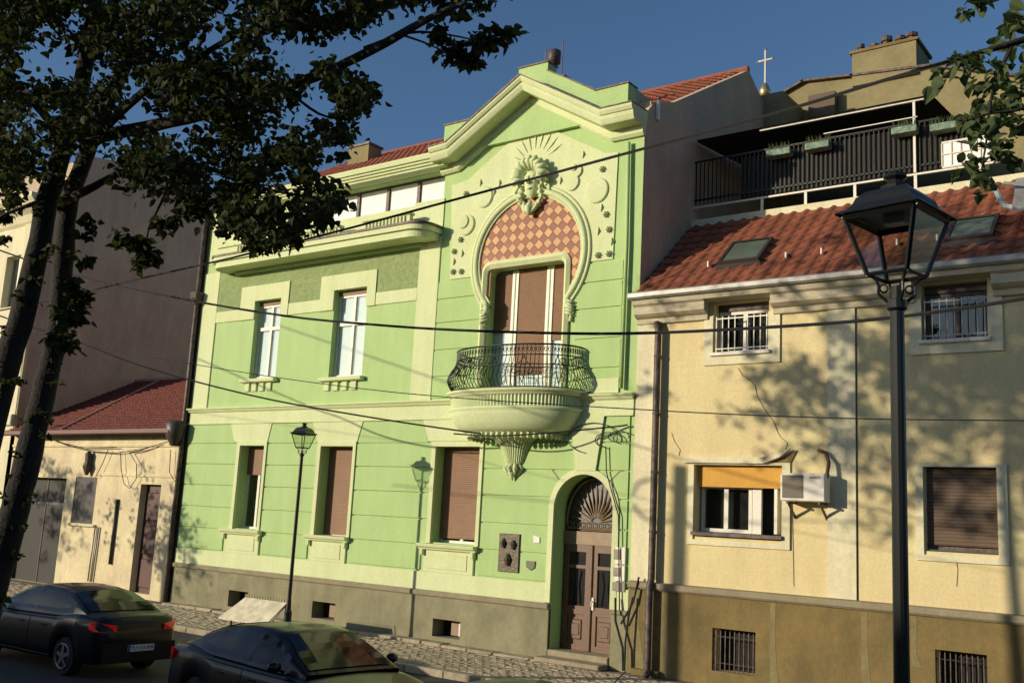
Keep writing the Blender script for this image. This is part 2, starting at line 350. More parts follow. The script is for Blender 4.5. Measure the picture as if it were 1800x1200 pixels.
# rusticated courses of the ground floor
zl = [1.62, 2.22, 2.82, 3.44, 4.04, 4.64, 5.20]
surL = [(w[0]-0.13, w[1]+0.10) for w in winL]
keyb = [(-23.83,-22.42), (-20.40,-18.92), (-16.49,-14.8)]; keyt = [(-24.07,-22.29), (-20.63,-18.76), (-16.70,-14.6)]
RO = DR+0.14
def course(poly, y=-0.032): MB().prism(poly, y, 0.0).build('course', GREEN, GH)
G_ = 0.013
for r_ in range(6):
    za, zb = zl[r_]+G_, zl[r_+1]-G_
    if r_ < 5:
        segs = [GX0+0.02] + [v for s_ in surL for v in s_]
        aprons = [(-23.95,-22.28), (-20.47,-18.93), (-16.52,-14.78)]
        if r_ == 0: segs = [GX0+0.02] + [v for s_ in aprons for v in s_]
        for a, b in ((segs[0], segs[1]), (segs[2], segs[3]), (segs[4], segs[5])): 
            MB().cbox(a, b, -0.034, 0.0, za, zb, 0.010).build('course', GREEN, GH)
        def arcx(z): return math.sqrt(max(RO*RO-(z-DZ)**2, 0)) if z > DZ else RO
        zz = [za+(zb-za)*k/6 for k in range(7)]
        course([(segs[6], za)] + [(DX-arcx(z)-0.01, z) for z in zz] + [(segs[6], zb)])
        course([(GX1-0.12, zb)] + [(DX+arcx(z)+0.01, z) for z in reversed(zz)] + [(GX1-0.12, za)])
    else:
        ed = [(GX0+0.02, GX0+0.02)]
        for b, t in zip(keyb, keyt): ed += [(b[0]-0.015, t[0]-0.015), (b[1]+0.015, t[1]+0.015)]
        ed += [(-12.20, -12.39), (-11.66, -11.48), (GX1-0.12, GX1-0.12)]
        for k_ in range(0, len(ed)-1, 2):
            (a0, a1), (b0, b1) = ed[k_], ed[k_+1]
            course([(a0, za), (b0, za), (b1, zb), (a1, zb)])
for b, t in zip(keyb, keyt):
    MB().prism([(b[0], 4.68), (b[1], 4.68), (t[1], 5.2), (t[0], 5.2)], -0.05, 0.0).build('keystone', LIGHT, GH)
MB().prism([(-12.17, 4.03), (-11.67, 4.03), (-11.5, 5.2), (-12.37, 5.2)], -0.085, 0.0).build('keystone', LIGHT, GH)
MB().prism([(-12.85,4.05),(-12.83,4.07),(-12.60,3.83),(-12.62,3.81)], -0.037, -0.033).prism([(-11.05,4.05),(-11.07,4.07),(-11.33,3.83),(-11.31,3.81)], -0.037, -0.033).build('joint', PLINTH, GH)
# door surround
mb = MB(); inner = [(DX-DR, 1.2)] + [(DX+DR*math.cos(t), DZ+DR*math.sin(t)) for t in [math.pi*(1-k/24) for k in range(25)]] + [(DX+DR, 1.2)]
outer = [(DX-RO, 1.2)] + [(DX+RO*math.cos(t), DZ+RO*math.sin(t)) for t in [math.pi*(1-k/24) for k in range(25)]] + [(DX+RO, 1.2)]
for k_ in range(len(inner)-1):
    a, b, c, d = inner[k_], inner[k_+1], outer[k_+1], outer[k_]
    mb.q((a[0],-.075,a[1]),(b[0],-.075,b[1]),(c[0],-.06,c[1]),(d[0],-.06,d[1])); mb.q((d[0],-.06,d[1]),(c[0],-.06,c[1]),(c[0],0,c[1]),(d[0],0,d[1]))
    mb.q((b[0],-.075,b[1]),(a[0],-.075,a[1]),(a[0],0.01,a[1]),(b[0],0.01,b[1]))
mb.build('door_surround', LIGHT, GH)
# window surrounds, sills and aprons on the ground floor
ap = [(-23.95,-22.28), (-20.47,-18.93), (-16.52,-14.78)]
def casement(parent, x0, x1, z0, z1, y, leaves=2, transom=None, mt=WHITE, fw=0.06, name='window', back=None, parts=True):
    f = MB(); f.box(x0, x1, y, y+0.05, z0, z0+fw).box(x0, x1, y, y+0.05, z1-fw, z1).box(x0, x0+fw, y, y+0.05, z0+fw, z1-fw).box(x1-fw, x1, y, y+0.05, z0+fw, z1-fw)
    W = f.build(name, mt, parent); iw = (x1-x0-2*fw)/leaves
    for k in range(1, leaves):
        xc = x0+fw+iw*k; MB().box(xc-0.045, xc+0.045, y-0.01, y+0.05, z0+fw, z1-fw).build('mullion', mt, W)
    if transom: MB().box(x0+fw, x1-fw, y-0.014, y+0.046, transom-0.05, transom+0.05).build('transom', mt, W)
    for k in range(leaves):
        xa = x0+fw+iw*k+(0.045 if k else 0); xb = x0+fw+iw*(k+1)-(0.045 if k < leaves-1 else 0)
        zz = [z0+fw]+([transom-0.05, transom+0.05] if transom else [])+[z1-fw]
        for a, b in zip(zz[::2], zz[1::2]): MB().box(xa, xb, y+0.02, y+0.026, a, b).build('pane', GLASS, W)
    if back: MB().q((x0,y+0.055,z0),(x1,y+0.055,z0),(x1,y+0.055,z1),(x0,y+0.055,z1)).build('curtain', back, W)
    return W
for i, w_ in enumerate(winL):
    a, b, c, d = w_
    MB().prism([(a-.13,c-.02),(a,c-.02),(a,d),(b,d),(b,c-.02),(b+.10,c-.02),(b+.10,d+.12),(a-.13,d+.12)], -0.07, 0.0).build('window_surround', LIGHT, GH)
    l, r = ap[i]
    sm = MB(); sm.prismx([(-0.22, 2.235), (-0.22, 2.255), (0.3, 2.27), (0.3, 2.16), (-0.12, 2.12), (-0.14, 2.16), (-0.2, 2.18)], l, r)
    sm.build('sill', LIGHT, GH)
    MB().cbox(l+0.12, r-0.1, -0.05, 0, 1.6, 2.13, .01).cbox(l+0.3, r-0.28, -0.065, -0.05, 1.68, 2.05, .01).build('apron', LIGHT, GH)
    for xx in (l+0.05, r-0.15): MB().cbox(xx, xx+0.10, -0.13, 0, 1.98, 2.13, .02).build('sill_bracket', MID, GH)
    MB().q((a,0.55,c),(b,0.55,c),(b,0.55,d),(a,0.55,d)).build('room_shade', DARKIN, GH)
    W = casement(GH, a, b, c, d, 0.3, 2, mt=WHITE)
    zb = {0: 3.78, 1: 2.30, 2: 2.40}[i]
    sh = shutter(W, a+0.01, b-0.01, zb, d-0.01, 0.27, BLIND)
# string course between the floors
mb = MB(); mb.sweep([(GX0-0.06, 5.69), (GX1-0.03, 5.69)], [(0,0.0),(-0.17,-0.02),(-0.17,-0.055),(-0.13,-0.07),(-0.10,-0.12),(-0.075,-0.14),(-0.055,-0.15),(-0.055,-0.44),(-0.075,-0.45),(-0.075,-0.49),(0,-0.49)])
mb.build('string_course', LIGHT, GH)
# upper floor left wing
MB().cbox(GX0-0.02, -25.3, -0.035, 0, 5.69, 9.83, .012).build('corner_pilaster', LIGHT, GH)
MB().cbox(-17.22, -16.52, -0.035, 0, 5.69, 9.86, .012).build('pilaster', LIGHT, GH)
holesB = [(w_[0], w_[1], 8.0, w_[3]) for w_ in winU]
us = [(-24.18,-22.08,8.24,9.23), (-20.78,-18.67,8.24,9.21)]
for a, b in ((-25.3, us[0][0]), (us[0][1], us[1][0]), (us[1][1], -17.22)): MB().box(a, b, -0.033, 0, 8.25, 8.58).build('lintel_band', LIGHT, GH)
for (a, b, c, d), w_ in zip(us, winU):
    MB().prism([(a,c),(w_[0],c),(w_[0],w_[3]),(w_[1],w_[3]),(w_[1],c),(b,c),(b,d),(a,d)], -0.05, 0.0).build('window_surround', LIGHT, GH)
u0, u1 = us
MB().prism([(-25.3,8.59),(u0[0],8.59),(u0[0],u0[3]+.003),(u0[1],u0[3]+.003),(u0[1],8.59),(u1[0],8.59),(u1[0],u1[3]+.003),(u1[1],u1[3]+.003),(u1[1],8.59),(-17.22,8.59),(-17.22,9.79),(-25.3,9.79)], -0.02, 0).build('roughcast_panel', ROUGH, GH)
MB().cbox(-25.3, -17.22, -0.04, 0, 9.80, 9.9, .01).build('frieze_fillet', GREEN, GH)
for a, b, c, d in winU:
    MB().cbox(a-0.25, b+0.12, -0.16, 0.3, c-0.13, c-0.03, .02).build('sill', LIGHT, GH)
    for k in range(4):
        xx = a-0.1+k*(b-a+0.1)/4; MB().cbox(xx, xx+0.2, -0.05, 0, c-0.38, c-0.13, .01).build('sill_bracket', LIGHT, GH)
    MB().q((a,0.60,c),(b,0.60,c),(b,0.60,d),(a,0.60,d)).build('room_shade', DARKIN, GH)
    W = casement(GH, a, b, c, d-0.13, 0.17, 2, transom=c+1.45, back=BLINDW)
    MB().box(a, b, 0.15, 0.23, d-0.13, d).build('blind_box', BLIND, W)
# attic cornice slab with rounded ends
n_ = 8; XL, XR = -25.05, -16.5
def slab(yf, z0, z1, mt, nm, ins=0.0):
    rr = 0.45; pts = [(XL+ins, 0.0)] + [(XL+ins+rr-rr*math.cos(t), yf+rr-rr*math.sin(t)) for t in [math.pi/2*k/n_ for k in range(n_+1)]]
    pts += [(XR-ins-rr+rr*math.sin(t), yf+rr-rr*math.cos(t)) for t in [math.pi/2*k/n_ for k in range(n_+1)]] + [(XR-ins, 0.0)]
    return MB().prismz(pts, z0, z1).build(nm, mt, GH)
slab(-0.80, 10.03, 10.09, PIPE, 'cornice_flashing', 0.0)
slab(-0.77, 9.90, 10.03, LIGHT, 'attic_cornice', 0.03)
slab(-0.70, 9.72, 9.895, LIGHT, 'attic_cornice', 0.09)
slab(-0.14, 9.62, 9.715, GREEN, 'cornice_bed', 0.3)
# attic parapet with ribs
for a, b in ((-25.0,-24.2), (-24.2,-19.85), (-18.95,-17.3)):
    P = MB(); P.box(a, b, -0.40, -0.28, 10.10, 10.42).build('attic_parapet', LIGHT, GH)
    MB().cbox(a-0.02, b+0.02, -0.45, -0.24, 10.42, 10.48, .012).build('parapet_coping', LIGHT, GH)
    if b-a > 1:
        rb = MB(); xx = a+0.08
        while xx < b-0.08: rb.cbox(xx, xx+0.055, -0.44, -0.40, 10.14, 10.40, .012); xx += 0.125
        rb.build('parapet_ribs', LIGHT, GH, kind='stuff')
MB().box(-17.5, -16.5, -0.03, 0.0, 10.1, 10.84).build('attic_wall_panel', LIGHT, GH)
MB().box(-25.9, -21.2, -0.03, 0.0, 10.1, 11.5).build('attic_wall_panel', LIGHT, GH)
MB().box(-21.2, -17.5, -0.03, 0.0, 10.1, 10.76).build('attic_wall_panel', LIGHT, GH)
AW = MB(); AW.box(-21.2, -16.5, 0.26, 0.34, 10.78, 10.86).box(-21.2, -16.5, 0.26, 0.34, 11.54, 11.6)
AW = AW.build('attic_window', DARKF, GH)
xs_ = [-21.2, -19.95, -18.83, -17.72, -16.5]
for k in range(5): MB().box(xs_[k]-(0 if k < 4 else .05)+(0.0 if k else 0), xs_[k]+(0.17 if k == 0 else .10 if k < 4 else 0.0), 0.25, 0.35, 10.86, 11.54).build('mullion', PIPE if k else DARKF, AW)
for k in range(4):
    a, b = xs_[k]+(0.17 if k == 0 else 0.10), xs_[k+1]
    MB().box(a, b, 0.30, 0.31, 10.86, 11.54).build('pane', BLINDW, AW)
MB().box(-19.85, -18.95, -0.36, -0.30, 10.16, 10.26).build('white_board', WHITE, GH)
# eaves cornice of the wing and raking cornice of the gable (one moulded sweep)
profA = [(0.3,0.06),(-0.52,0.0),(-0.52,-0.04),(-0.50,-0.14),(-0.45,-0.15),(-0.44,-0.20),(-0.39,-0.21),(-0.38,-0.26),(-0.33,-0.27),(-0.32,-0.32),(-0.05,-0.33),(0,-0.33)]
MB().sweep([(GX0+0.9, 11.92), (-16.35, 11.92)], profA).build('eaves_cornice', LIGHT, GH)
profG = [(0.1,0.03),(-0.64,0.0),(-0.64,-0.06),(-0.60,-0.13),(-0.57,-0.14),(-0.56,-0.22),(-0.52,-0.31),(-0.50,-0.335),(-0.13,-0.345),(-0.12,-0.50),(-0.07,-0.56),(0.0,-0.56)]
gpath = [(-16.62,12.0),(-16.05,12.03),(-13.83,13.30),(-11.58,11.97),(-10.75,11.97)]
MB().sweep(gpath, profG).build('gable_cornice', LIGHT, GH)
MB().sweep([(x, z+0.03) for x, z in gpath], [(0.1,0.03),(-0.66,0.0),(-0.66,-0.03),(-0.6,-0.03)]).build('cornice_flashing', PIPE, GH)
# stepped parapet behind the gable cornice
par = [(-16.57,11.95),(-16.57,12.74),(-15.72,12.74),(-14.28,13.60),(-14.28,13.76),(-13.41,13.74),(-13.41,13.52),(-12.03,12.70),(-11.16,12.70),(-11.16,11.95)]
MB().prism(par, -0.12, 0.25).build('gable_parapet', GREEN, GH)
cop = par[1:-1]
mb = MB()
for (x0, z0), (x1, z1) in zip(cop, cop[1:]):
    if abs(x1-x0) > 0.05: mb.prism([(x0-.02,z0),(x1+.02,z1),(x1+.02,z1+0.035),(x0-.02,z0+0.035)], -0.15, 0.28)
mb.build('parapet_flashing', PIPE, GH)
MB().box(-11.9, -11.15, 0.25, 0.95, 11.95, 12.68).box(-11.15, -10.8, 0.3, 0.9, 11.9, 12.35).build('parapet_return', GABLE, GH)
MB().box(-10.76, -10.70, 0.45, 0.55, 11.95, 12.42).build('white_post', WHITE, GH)
MB().box(-14.0, -13.42, 0.6, 1.5, 12.9, 13.72).build('chimney', DARKF, GH)
vp = thing('roof_cowl', 'round metal chimney cowl with two rods above the green gable apex', 'chimney cowl', (-13.7, 1.0, 13.7))
MB().lathe(-13.75, 0.6, [(0.05,13.6),(0.06,14.05),(0.16,14.08),(0.17,14.38),(0.12,14.42),(0.0,14.44)], 12).build('cowl', PIPE, vp, smooth=True)
for xx, hh in ((-14.02, 14.55), (-13.5, 14.6)): MB().tube([(xx,0.6,13.6),(xx,0.6,hh)], 0.014, 5).build('rod', PIPE, vp)
# roof
def tile_mesh(w, l, h=0.045):
    mb = MB(); n = 6; top = []
    for e, (yy, zz) in enumerate(((0, 0.045), (l*1.10, 0.0))):
        for k in range(n+1):
            u = k/n; mb.v.append((u*w, yy, zz + h*(0.5-0.5*math.cos(2*math.pi*min(u*1.35, 1)))))
    for k in range(n): mb.f.append((k, k+1, n+1+k+1, n+1+k))
    i = len(mb.v)
    for k in range(n+1): mb.v.append((mb.v[k][0], 0, mb.v[k][2]-0.045))
    for k in range(n): mb.f.append((i+k, i+k+1, k+1, k))
    return mb
def tile_roof(parent, x0, x1, ya, za, yb, zb, w, l, mt, want, skip=None, nmax=298, bx0=None):
    dy, dz = yb-ya, zb-za; L = math.hypot(dy, dz); ang = math.atan2(dz, dy); nr = max(1, round(L/l)); l = L/nr
    nc = round((x1-x0)/w); w = (x1-x0)/nc; tm = tile_mesh(w, l); me = mesh_of(tm, 'roof_tile', mt); bulk = MB()
    base = MB(); base.q((x0,ya,za-0.03),(x1,ya,za-0.03),(x1,yb,zb-0.03),(x0,yb,zb-0.03)); base.build('roof_deck', mt, parent)
    cand = []
    for r_ in range(nr):
        for c_ in range(nc):
            x = x0+c_*w; y = ya+dy*r_/nr; z = za+dz*r_/nr
            if skip and skip(x+w/2, y+dy/nr/2, z+dz/nr/2): continue
            cand.append((want(x, y, z), x, y, z))
    cand.sort(key=lambda t: t[0])
    for k, (_, x, y, z) in enumerate(cand):
        if k < nmax: inst(me, 'roof_tile', parent, (x, y, z+random.uniform(0, .006)), (ang+random.uniform(-.012,.012), 0, random.uniform(-.008,.008)))
        else:
            i0 = len(bulk.v); ca, sa = math.cos(ang), math.sin(ang)
            bulk.v += [(x+a, y+b*ca-c*sa, z+b*sa+c*ca) for a, b, c in tm.v]; bulk.f += [tuple(i0+k2 for k2 in f) for f in tm.f]
    if bulk.v: bulk.build('roof_tiles', mt, parent, kind='stuff')
tile_roof(GH, GX0+0.1, GX1-0.26, 0.35, 12.05, 5.48, 15.17, 0.25, 0.36, TILEO, lambda x, y, z: -z*3+abs(x+20)*0.2 if x < -16 else -z*3+2, nmax=298)
MB().q((GX0,5.48,15.17),(GX1,5.48,15.17),(GX1,11.5,11.95),(GX0,11.5,11.95)).build('rear_roof', TILEO, GH)
xx = GX0
rd = MB()
while xx < GX1-0.05: rd.lathe(0,0,[(0,0)],3) if False else None; rd.tube([(xx,5.48,15.19),(min(xx+0.36,GX1),5.48,15.21)], [0.10,0.085], 8); xx += 0.34
rd.build('ridge_tiles', TILEO, GH, kind='stuff')
CH = MB(); CH.box(-24.7, -23.75, 4.2, 4.8, 14.2, 15.05).build('chimney', CREAMB, GH); MB().box(-24.75, -23.7, 4.15, 4.85, 15.05, 15.12).build('chimney_cap', PIPE, GH)
MB().tube([(-16.6,1.5,12.2),(-16.6,1.5,13.55)], 0.012, 5).build('aerial', WHITE, GH)
# gable bay: relief panel, courses, horseshoe arch
AC, AZ, AR = -13.75, 8.98, 1.62
relief = [(-16.14,8.68),(-16.28,11.05),(-15.75,11.10),(-13.85,12.25),(-11.95,11.10),(-11.42,11.08),(-11.46,8.66)]
mb = MB()
def circ(z, r): 
    d = r*r-(z-AZ)**2; return math.sqrt(d) if d > 0 else 0
# left, right strips beside the arch and the field above it
zz = [8.68+(10.62-8.68)*k/16 for k in range(17)]
for za, zb in zip(zz, zz[1:]):
    for sgn in (-1, 1):
        xe = lambda z: (-16.14-0.055*(z-8.68)) if sgn < 0 else (-11.46+0.015*(z-8.68))
        pts = [(xe(za), za), (AC+sgn*circ(za, AR+.02), za), (AC+sgn*circ(zb, AR+.02), zb), (xe(zb), zb)]
        if sgn > 0: pts = pts[::-1]
        mb.prism(pts, -0.03, 0.0)
mb.prism([(-16.25,10.62),(-11.43,10.62),(-11.42,11.14),(-11.75,11.18),(-13.85,12.37),(-15.75,11.20),(-16.28,11.13)], -0.03, 0.0)
mb.build('relief_panel', LIGHT, GH)
for za, zb in ((8.20,8.64),(7.60,8.18),(6.92,7.58),(6.26,6.90),(5.72,6.24)):
    a, b = za+0.012, zb-0.012
    zs2 = [a+(b-a)*k/4 for k in range(5)]
    def lx(z): return (circ(z, AR+.02) if z > 7.88 else 1.36)
    course([(-16.5, a)] + [(AC-lx(z), z) for z in zs2] + [(-16.5, b)], -0.03)
    course([(GX1-0.42, b)] + [(AC+lx(z), z) for z in reversed(zs2)] + [(GX1-0.42, a)], -0.03)
MB().cbox(-11.9, GX1-0.42, -0.04, 0, 5.70, 6.02, .01).build('pier_base', LIGHT, GH)
# horseshoe moulding (double roll)
t0 = math.asin((7.85-AZ)/AR)
def horse(r, off=0): return [(AC+r*math.cos(t), off, AZ+r*math.sin(t)) for t in [t0+(math.pi-2*t0)*k/64 for k in range(65)]]
MB().tube(horse(AR-0.05, -0.05), 0.075, 8).build('horseshoe_moulding', MID, GH, smooth=True)
MB().tube(horse(AR+0.07, -0.035), 0.045, 8).build('outer_moulding', LIGHT, GH, smooth=True)
MB().tube(horse(AR-0.145, -0.04), 0.03, 6).build('inner_moulding', LIGHT, GH, smooth=True)
for sgn in (-1, 1):      # scroll ornament at the feet of the horseshoe
    x0 = AC+sgn*1.25; t = MB()
    t.tube([(AC+sgn*1.17,-0.06,7.87),(x0-sgn*.1,-0.08,7.75),(x0+sgn*.03,-0.08,7.66),(x0+sgn*.02,-0.07,7.52)], [.08,.075,.06,.02], 7)
    for k in range(5): t.tube([(x0-sgn*.15,-0.07,7.85-k*.07),(x0,-0.13,7.80-k*.07),(x0+sgn*.12,-0.06,7.76-k*.075)], [.02,.035,.012], 6)
    t.tube([(x0+sgn*.02,-0.05,7.5),(x0,-.05,7.35)], [.035,.045], 6)
    t.build('scroll_ornament', MID, GH, smooth=True)
# diamond tiles
MB().prism([(AC+(AR-.1)*math.cos(t), AZ+(AR-.1)*math.sin(t)) for t in [t0+(math.pi-2*t0)*k/48 for k in range(49)]], -0.012, -0.001).build('tile_bed', mat('tile_grout', (0.42,0.25,0.13), .9), GH) if False else None
bed = MB()
for k in range(40):
    za = 7.86+(AZ+AR-0.1-7.86)*k/40; zb = 7.86+(AZ+AR-0.1-7.86)*(k+1)/40
    def wx(z): return circ(min(z, AZ+AR-0.1001), AR-0.09)
    if zb < 8.8:
        for sgn in (-1, 1):
            p = [(AC+sgn*wx(za), za), (AC+sgn*1.13, za), (AC+sgn*1.13, zb), (AC+sgn*wx(zb), zb)]
            bed.q(*[(x, -0.006, z) for x, z in (p if sgn < 0 else p[::-1])])
    else: bed.q((AC-wx(za),-.006,za),(AC+wx(za),-.006,za),(AC+wx(zb),-.006,zb),(AC-wx(zb),-.006,zb))
GROUT = mat('tile_grout', (0.36, 0.16, 0.065), 0.9)
bed.build('tile_bed', GROUT, GH)
hx, hz = 0.128, 0.128
def dia(mt):
    d = MB(); c = 0.006
    d.v = [(-hx+c,-0.016,0),(0,-0.016,-hz+c),(hx-c,-0.016,0),(0,-0.016,hz-c),(-hx+.003,0,0),(0,0,-hz+.003),(hx-.003,0,0),(0,0,hz-.003)]
    d.f = [(0,1,2,3),(4,5,1,0),(5,6,2,1),(6,7,3,2),(7,4,0,3)]; return mesh_of(d, 'facade_tile', mt)
dm = (dia(TILEP), dia(TILEQ)); halfs = MB(); cnt = 0
for j in range(-12, 16):
    for i in range(-14, 15):
        x = AC+i*hx + 0.0; z = 9.0+j*hz
        if (i+j) % 2: continue
        r_ = math.hypot(x-AC, z-AZ)
        if r_ > AR-0.10 or z < 7.95 or (BD[0]-0.10 < x < BD[1]+0.10 and z < BD[3]+0.10): continue
        inst(dm[1] if j % 2 else dm[0], 'facade_tile', GH, (x, -0.007, z)); cnt += 1
# balcony door surround
def rrect(x0, x1, z0, z1, r, n=6):
    return [(x0, z0)] + [(x0+r-r*math.cos(t), z1-r+r*math.sin(t)) for t in [math.pi/2*k/n for k in range(n+1)]] + [(x1-r+r*math.sin(t), z1-r+r*math.cos(t)) for t in [math.pi/2*k/n for k in range(n+1)]] + [(x1, z0)]
pi_, po = rrect(BD[0], BD[1], 5.75, BD[3], .12), rrect(BD[0]-.16, BD[1]+.16, 5.75, BD[3]+.19, .26)
mb = MB()
for k in range(len(pi_)-1):
    a, b, c, d = pi_[k], pi_[k+1], po[k+1], po[k]; ma = ((a[0]+d[0])/2, (a[1]+d[1])/2); mbp = ((b[0]+c[0])/2, (b[1]+c[1])/2)
    mb.q((a[0],-.05,a[1]),(b[0],-.05,b[1]),(mbp[0],-.11,mbp[1]),(ma[0],-.11,ma[1])); mb.q((ma[0],-.11,ma[1]),(mbp[0],-.11,mbp[1]),(c[0],-.06,c[1]),(d[0],-.06,d[1]))
    mb.q((d[0],-.06,d[1]),(c[0],-.06,c[1]),(c[0],0,c[1]),(d[0],0,d[1])); mb.q((b[0],-.05,b[1]),(a[0],-.05,a[1]),(a[0],.02,a[1]),(b[0],.02,b[1]))
mb.prism([(BD[0],BD[3]-.12),(BD[0]+.035,BD[3]-.035),(BD[0]+.12,BD[3]),(BD[0],BD[3])], -0.04, 0.3); mb.prism([(BD[1],BD[3]),(BD[1]-.12,BD[3]),(BD[1]-.035,BD[3]-.035),(BD[1],BD[3]-.12)], -0.04, 0.3)
mb.build('balcony_door_surround', LIGHT, GH, smooth=False)
D = MB().box(-14.42, -14.24, 0.27, 0.34, 5.78, 8.8).box(-13.42, -13.23, 0.27, 0.34, 5.78, 8.8).box(BD[0], BD[1], 0.29, 0.34, 5.78, 5.9).build('balcony_door', WHITE, GH)
for xx in (-14.335, -13.33): MB().box(xx-0.012, xx+0.012, 0.255, 0.27, 5.9, 8.8).build('glazing_bead', MID, D)
shutter(D, BD[0], -14.42, 7.30, 8.72, 0.30, BLIND); shutter(D, -14.24, -13.42, 6.25, 8.78, 0.30, BLIND); shutter(D, -13.23, BD[1], 7.03, 8.78, 0.30, BLIND)
MB().box(BD[0], BD[1], 0.345, 0.35, 5.78, 8.8).build('door_panel', BLINDW, D)
for a, b in ((BD[0], -14.42), (-14.24, -13.42), (-13.23, BD[1])): MB().box(a, b, 0.325, 0.33, 5.9, 8.78).build('pane', GLASS, D)
# ------------- relief ornaments
def disc(x, z, r, h=0.05, crescent=None):
    mb = MB(); mb.lathe(0, 0, [(r, 0), (r, h*.6), (r*.93, h), (0, h*1.15)], 24); v = [(x+a, -0.03-c, z+b) for a, b, c in mb.v]; m2 = MB(); m2.v = v; m2.f = mb.f
    return m2
for x, z, r in ((-15.72,10.02,.27),(-15.2,10.66,.27),(-12.52,10.88,.17),(-12.62,10.62,.2),(-11.93,10.32,.30)):
    disc(x, z, r, 0.045).build('medallion', LIGHT, GH, smooth=False)
for x, z, r in ((-15.72,10.02,.27),(-12.50,10.88,.13)):
    disc(x-0.07, z+0.08, r*.66, 0.085).build('medallion_boss', LIGHT, GH)
def flower(x, z, r=0.068):
    mb = MB()
    for k in range(6):
        t = k*math.pi/3; mb.tube([(x,-0.04,z),(x+r*math.cos(t),-0.07,z+r*math.sin(t))], [0.012,0.022], 5)
    mb.tube([(x,-0.03,z),(x,-0.09,z)], [.022,.012], 6); return mb
FL = mat('rosette_green_paint', (0.23,0.30,0.14), .85)
for x, z in ((-15.78,10.83),(-11.80,10.80),(-11.66,9.72),(-11.57,9.36),(-11.55,8.8),(-11.83,8.8),(-15.86,9.66),(-16.05,9.38),(-16.04,8.86),(-15.78,8.84)):
    flower(x, z).build('rosette', FL, GH)
for x, z in ((-11.80,9.9),(-11.86,9.36),(-11.5,9.08),(-15.66,9.84),(-15.8,9.3),(-16.05,9.12),(-12.95,10.72),(-12.9,10.35),(-14.9,10.75),(-15.35,11.05),(-12.35,11.25),(-14.75,10.95)):
    MB().tube([(x,-0.035,z+.09),(x+.02,-0.065,z),(x-.01,-0.04,z-.09)], [.012,.024,.008], 5).build('dart', MID, GH, smooth=True)
for k in range(9):   # palm rays above the mask
    t = math.pi*(0.16+0.68*k/8); x, z = -13.72, 11.2
    a, b = 0.45, 0.80+0.16*math.sin(t)
    MB().tube([(x+a*math.cos(t),-0.03,z+a*math.sin(t)),(x+(a+b)/2*math.cos(t)*1.02,-0.042,z+(a+b)/2*math.sin(t)),(x+b*math.cos(t),-0.03,z+b*math.sin(t))], [.010,.020,.004], 6).build('palm_ray', LIGHT, GH, smooth=True)
# mask (plain classical head with a leafy headdress)
MK = MB(); MK.lathe(0, 0, [(0.0,-.42),(.10,-.36),(.17,-.22),(.21,0),(.20,.15),(.12,.26),(0,.3)], 14, sx=1, sy=.75)
MK = [(v[0]-13.72, -0.10+v[1], v[2]+10.78) for v in MK.v], MK.f
h = MB(); h.v, h.f = list(MK[0]), list(MK[1])
h = h.build('mask_head', MID, GH, smooth=True)
mb = MB(); mb.tube([(-13.72,-0.25,10.90),(-13.72,-0.31,10.74),(-13.72,-.27,10.70)], [.02,.04,.02], 6)
for s_ in (-1, 1):
    mb.tube([(-13.72+s_*.05,-0.235,10.89),(-13.72+s_*.15,-0.20,10.90)], [.022,.018], 6); mb.tube([(-13.72+s_*.04,-.24,10.85),(-13.72+s_*.12,-.22,10.84)], [.018,.014], 6)
mb.tube([(-13.80,-.22,10.60),(-13.72,-.25,10.585),(-13.64,-.22,10.60)], [.015,.024,.015], 6)
mb.build('mask_features', MID, GH, smooth=True)
mb = MB()
for k in range(11):   # headdress leaves
    t = math.pi*(-0.12+1.24*k/10); c, s2 = math.cos(t), math.sin(t); r1, r2 = 0.2, 0.47
    mb.tube([(-13.72+r1*c,-0.17,10.92+r1*s2*.8),(-13.72+.36*c,-0.31,10.92+.34*s2),(-13.72+r2*c,-0.24,10.92+.44*s2),(-13.72+.50*c,-.12,10.92+.40*s2)], [.05,.085,.065,.02], 7)
mb.build('mask_headdress', MID, GH, smooth=True)
mb = MB()
for s_ in (-1, 1):
    for k in range(6):
        x = -13.72+s_*(0.24+0.03*math.sin(k*2)); z = 10.86-k*.115
        mb.tube([(x,-.08,z+.07),(x+s_*.07,-.17,z),(x+s_*.0,-.08,z-.08)], [.03,.055,.02], 6)
    mb.tube([(-13.72+s_*.22,-.09,10.3),(-13.72+s_*.16,-.15,10.12),(-13.72,-.16,10.02)], [.06,.055,.05], 7)
    mb.tube([(-13.72+s_*.42,-.05,10.75),(-13.72+s_*.5,-.09,10.6),(-13.72+s_*.46,-.05,10.42)], [.02,.04,.015], 6)
mb.tube([(-13.72,-.12,10.3),(-13.72,-.2,10.14),(-13.72,-.14,9.96)], [.05,.1,.06], 8)
mb.build('mask_curls', MID, GH, smooth=True)
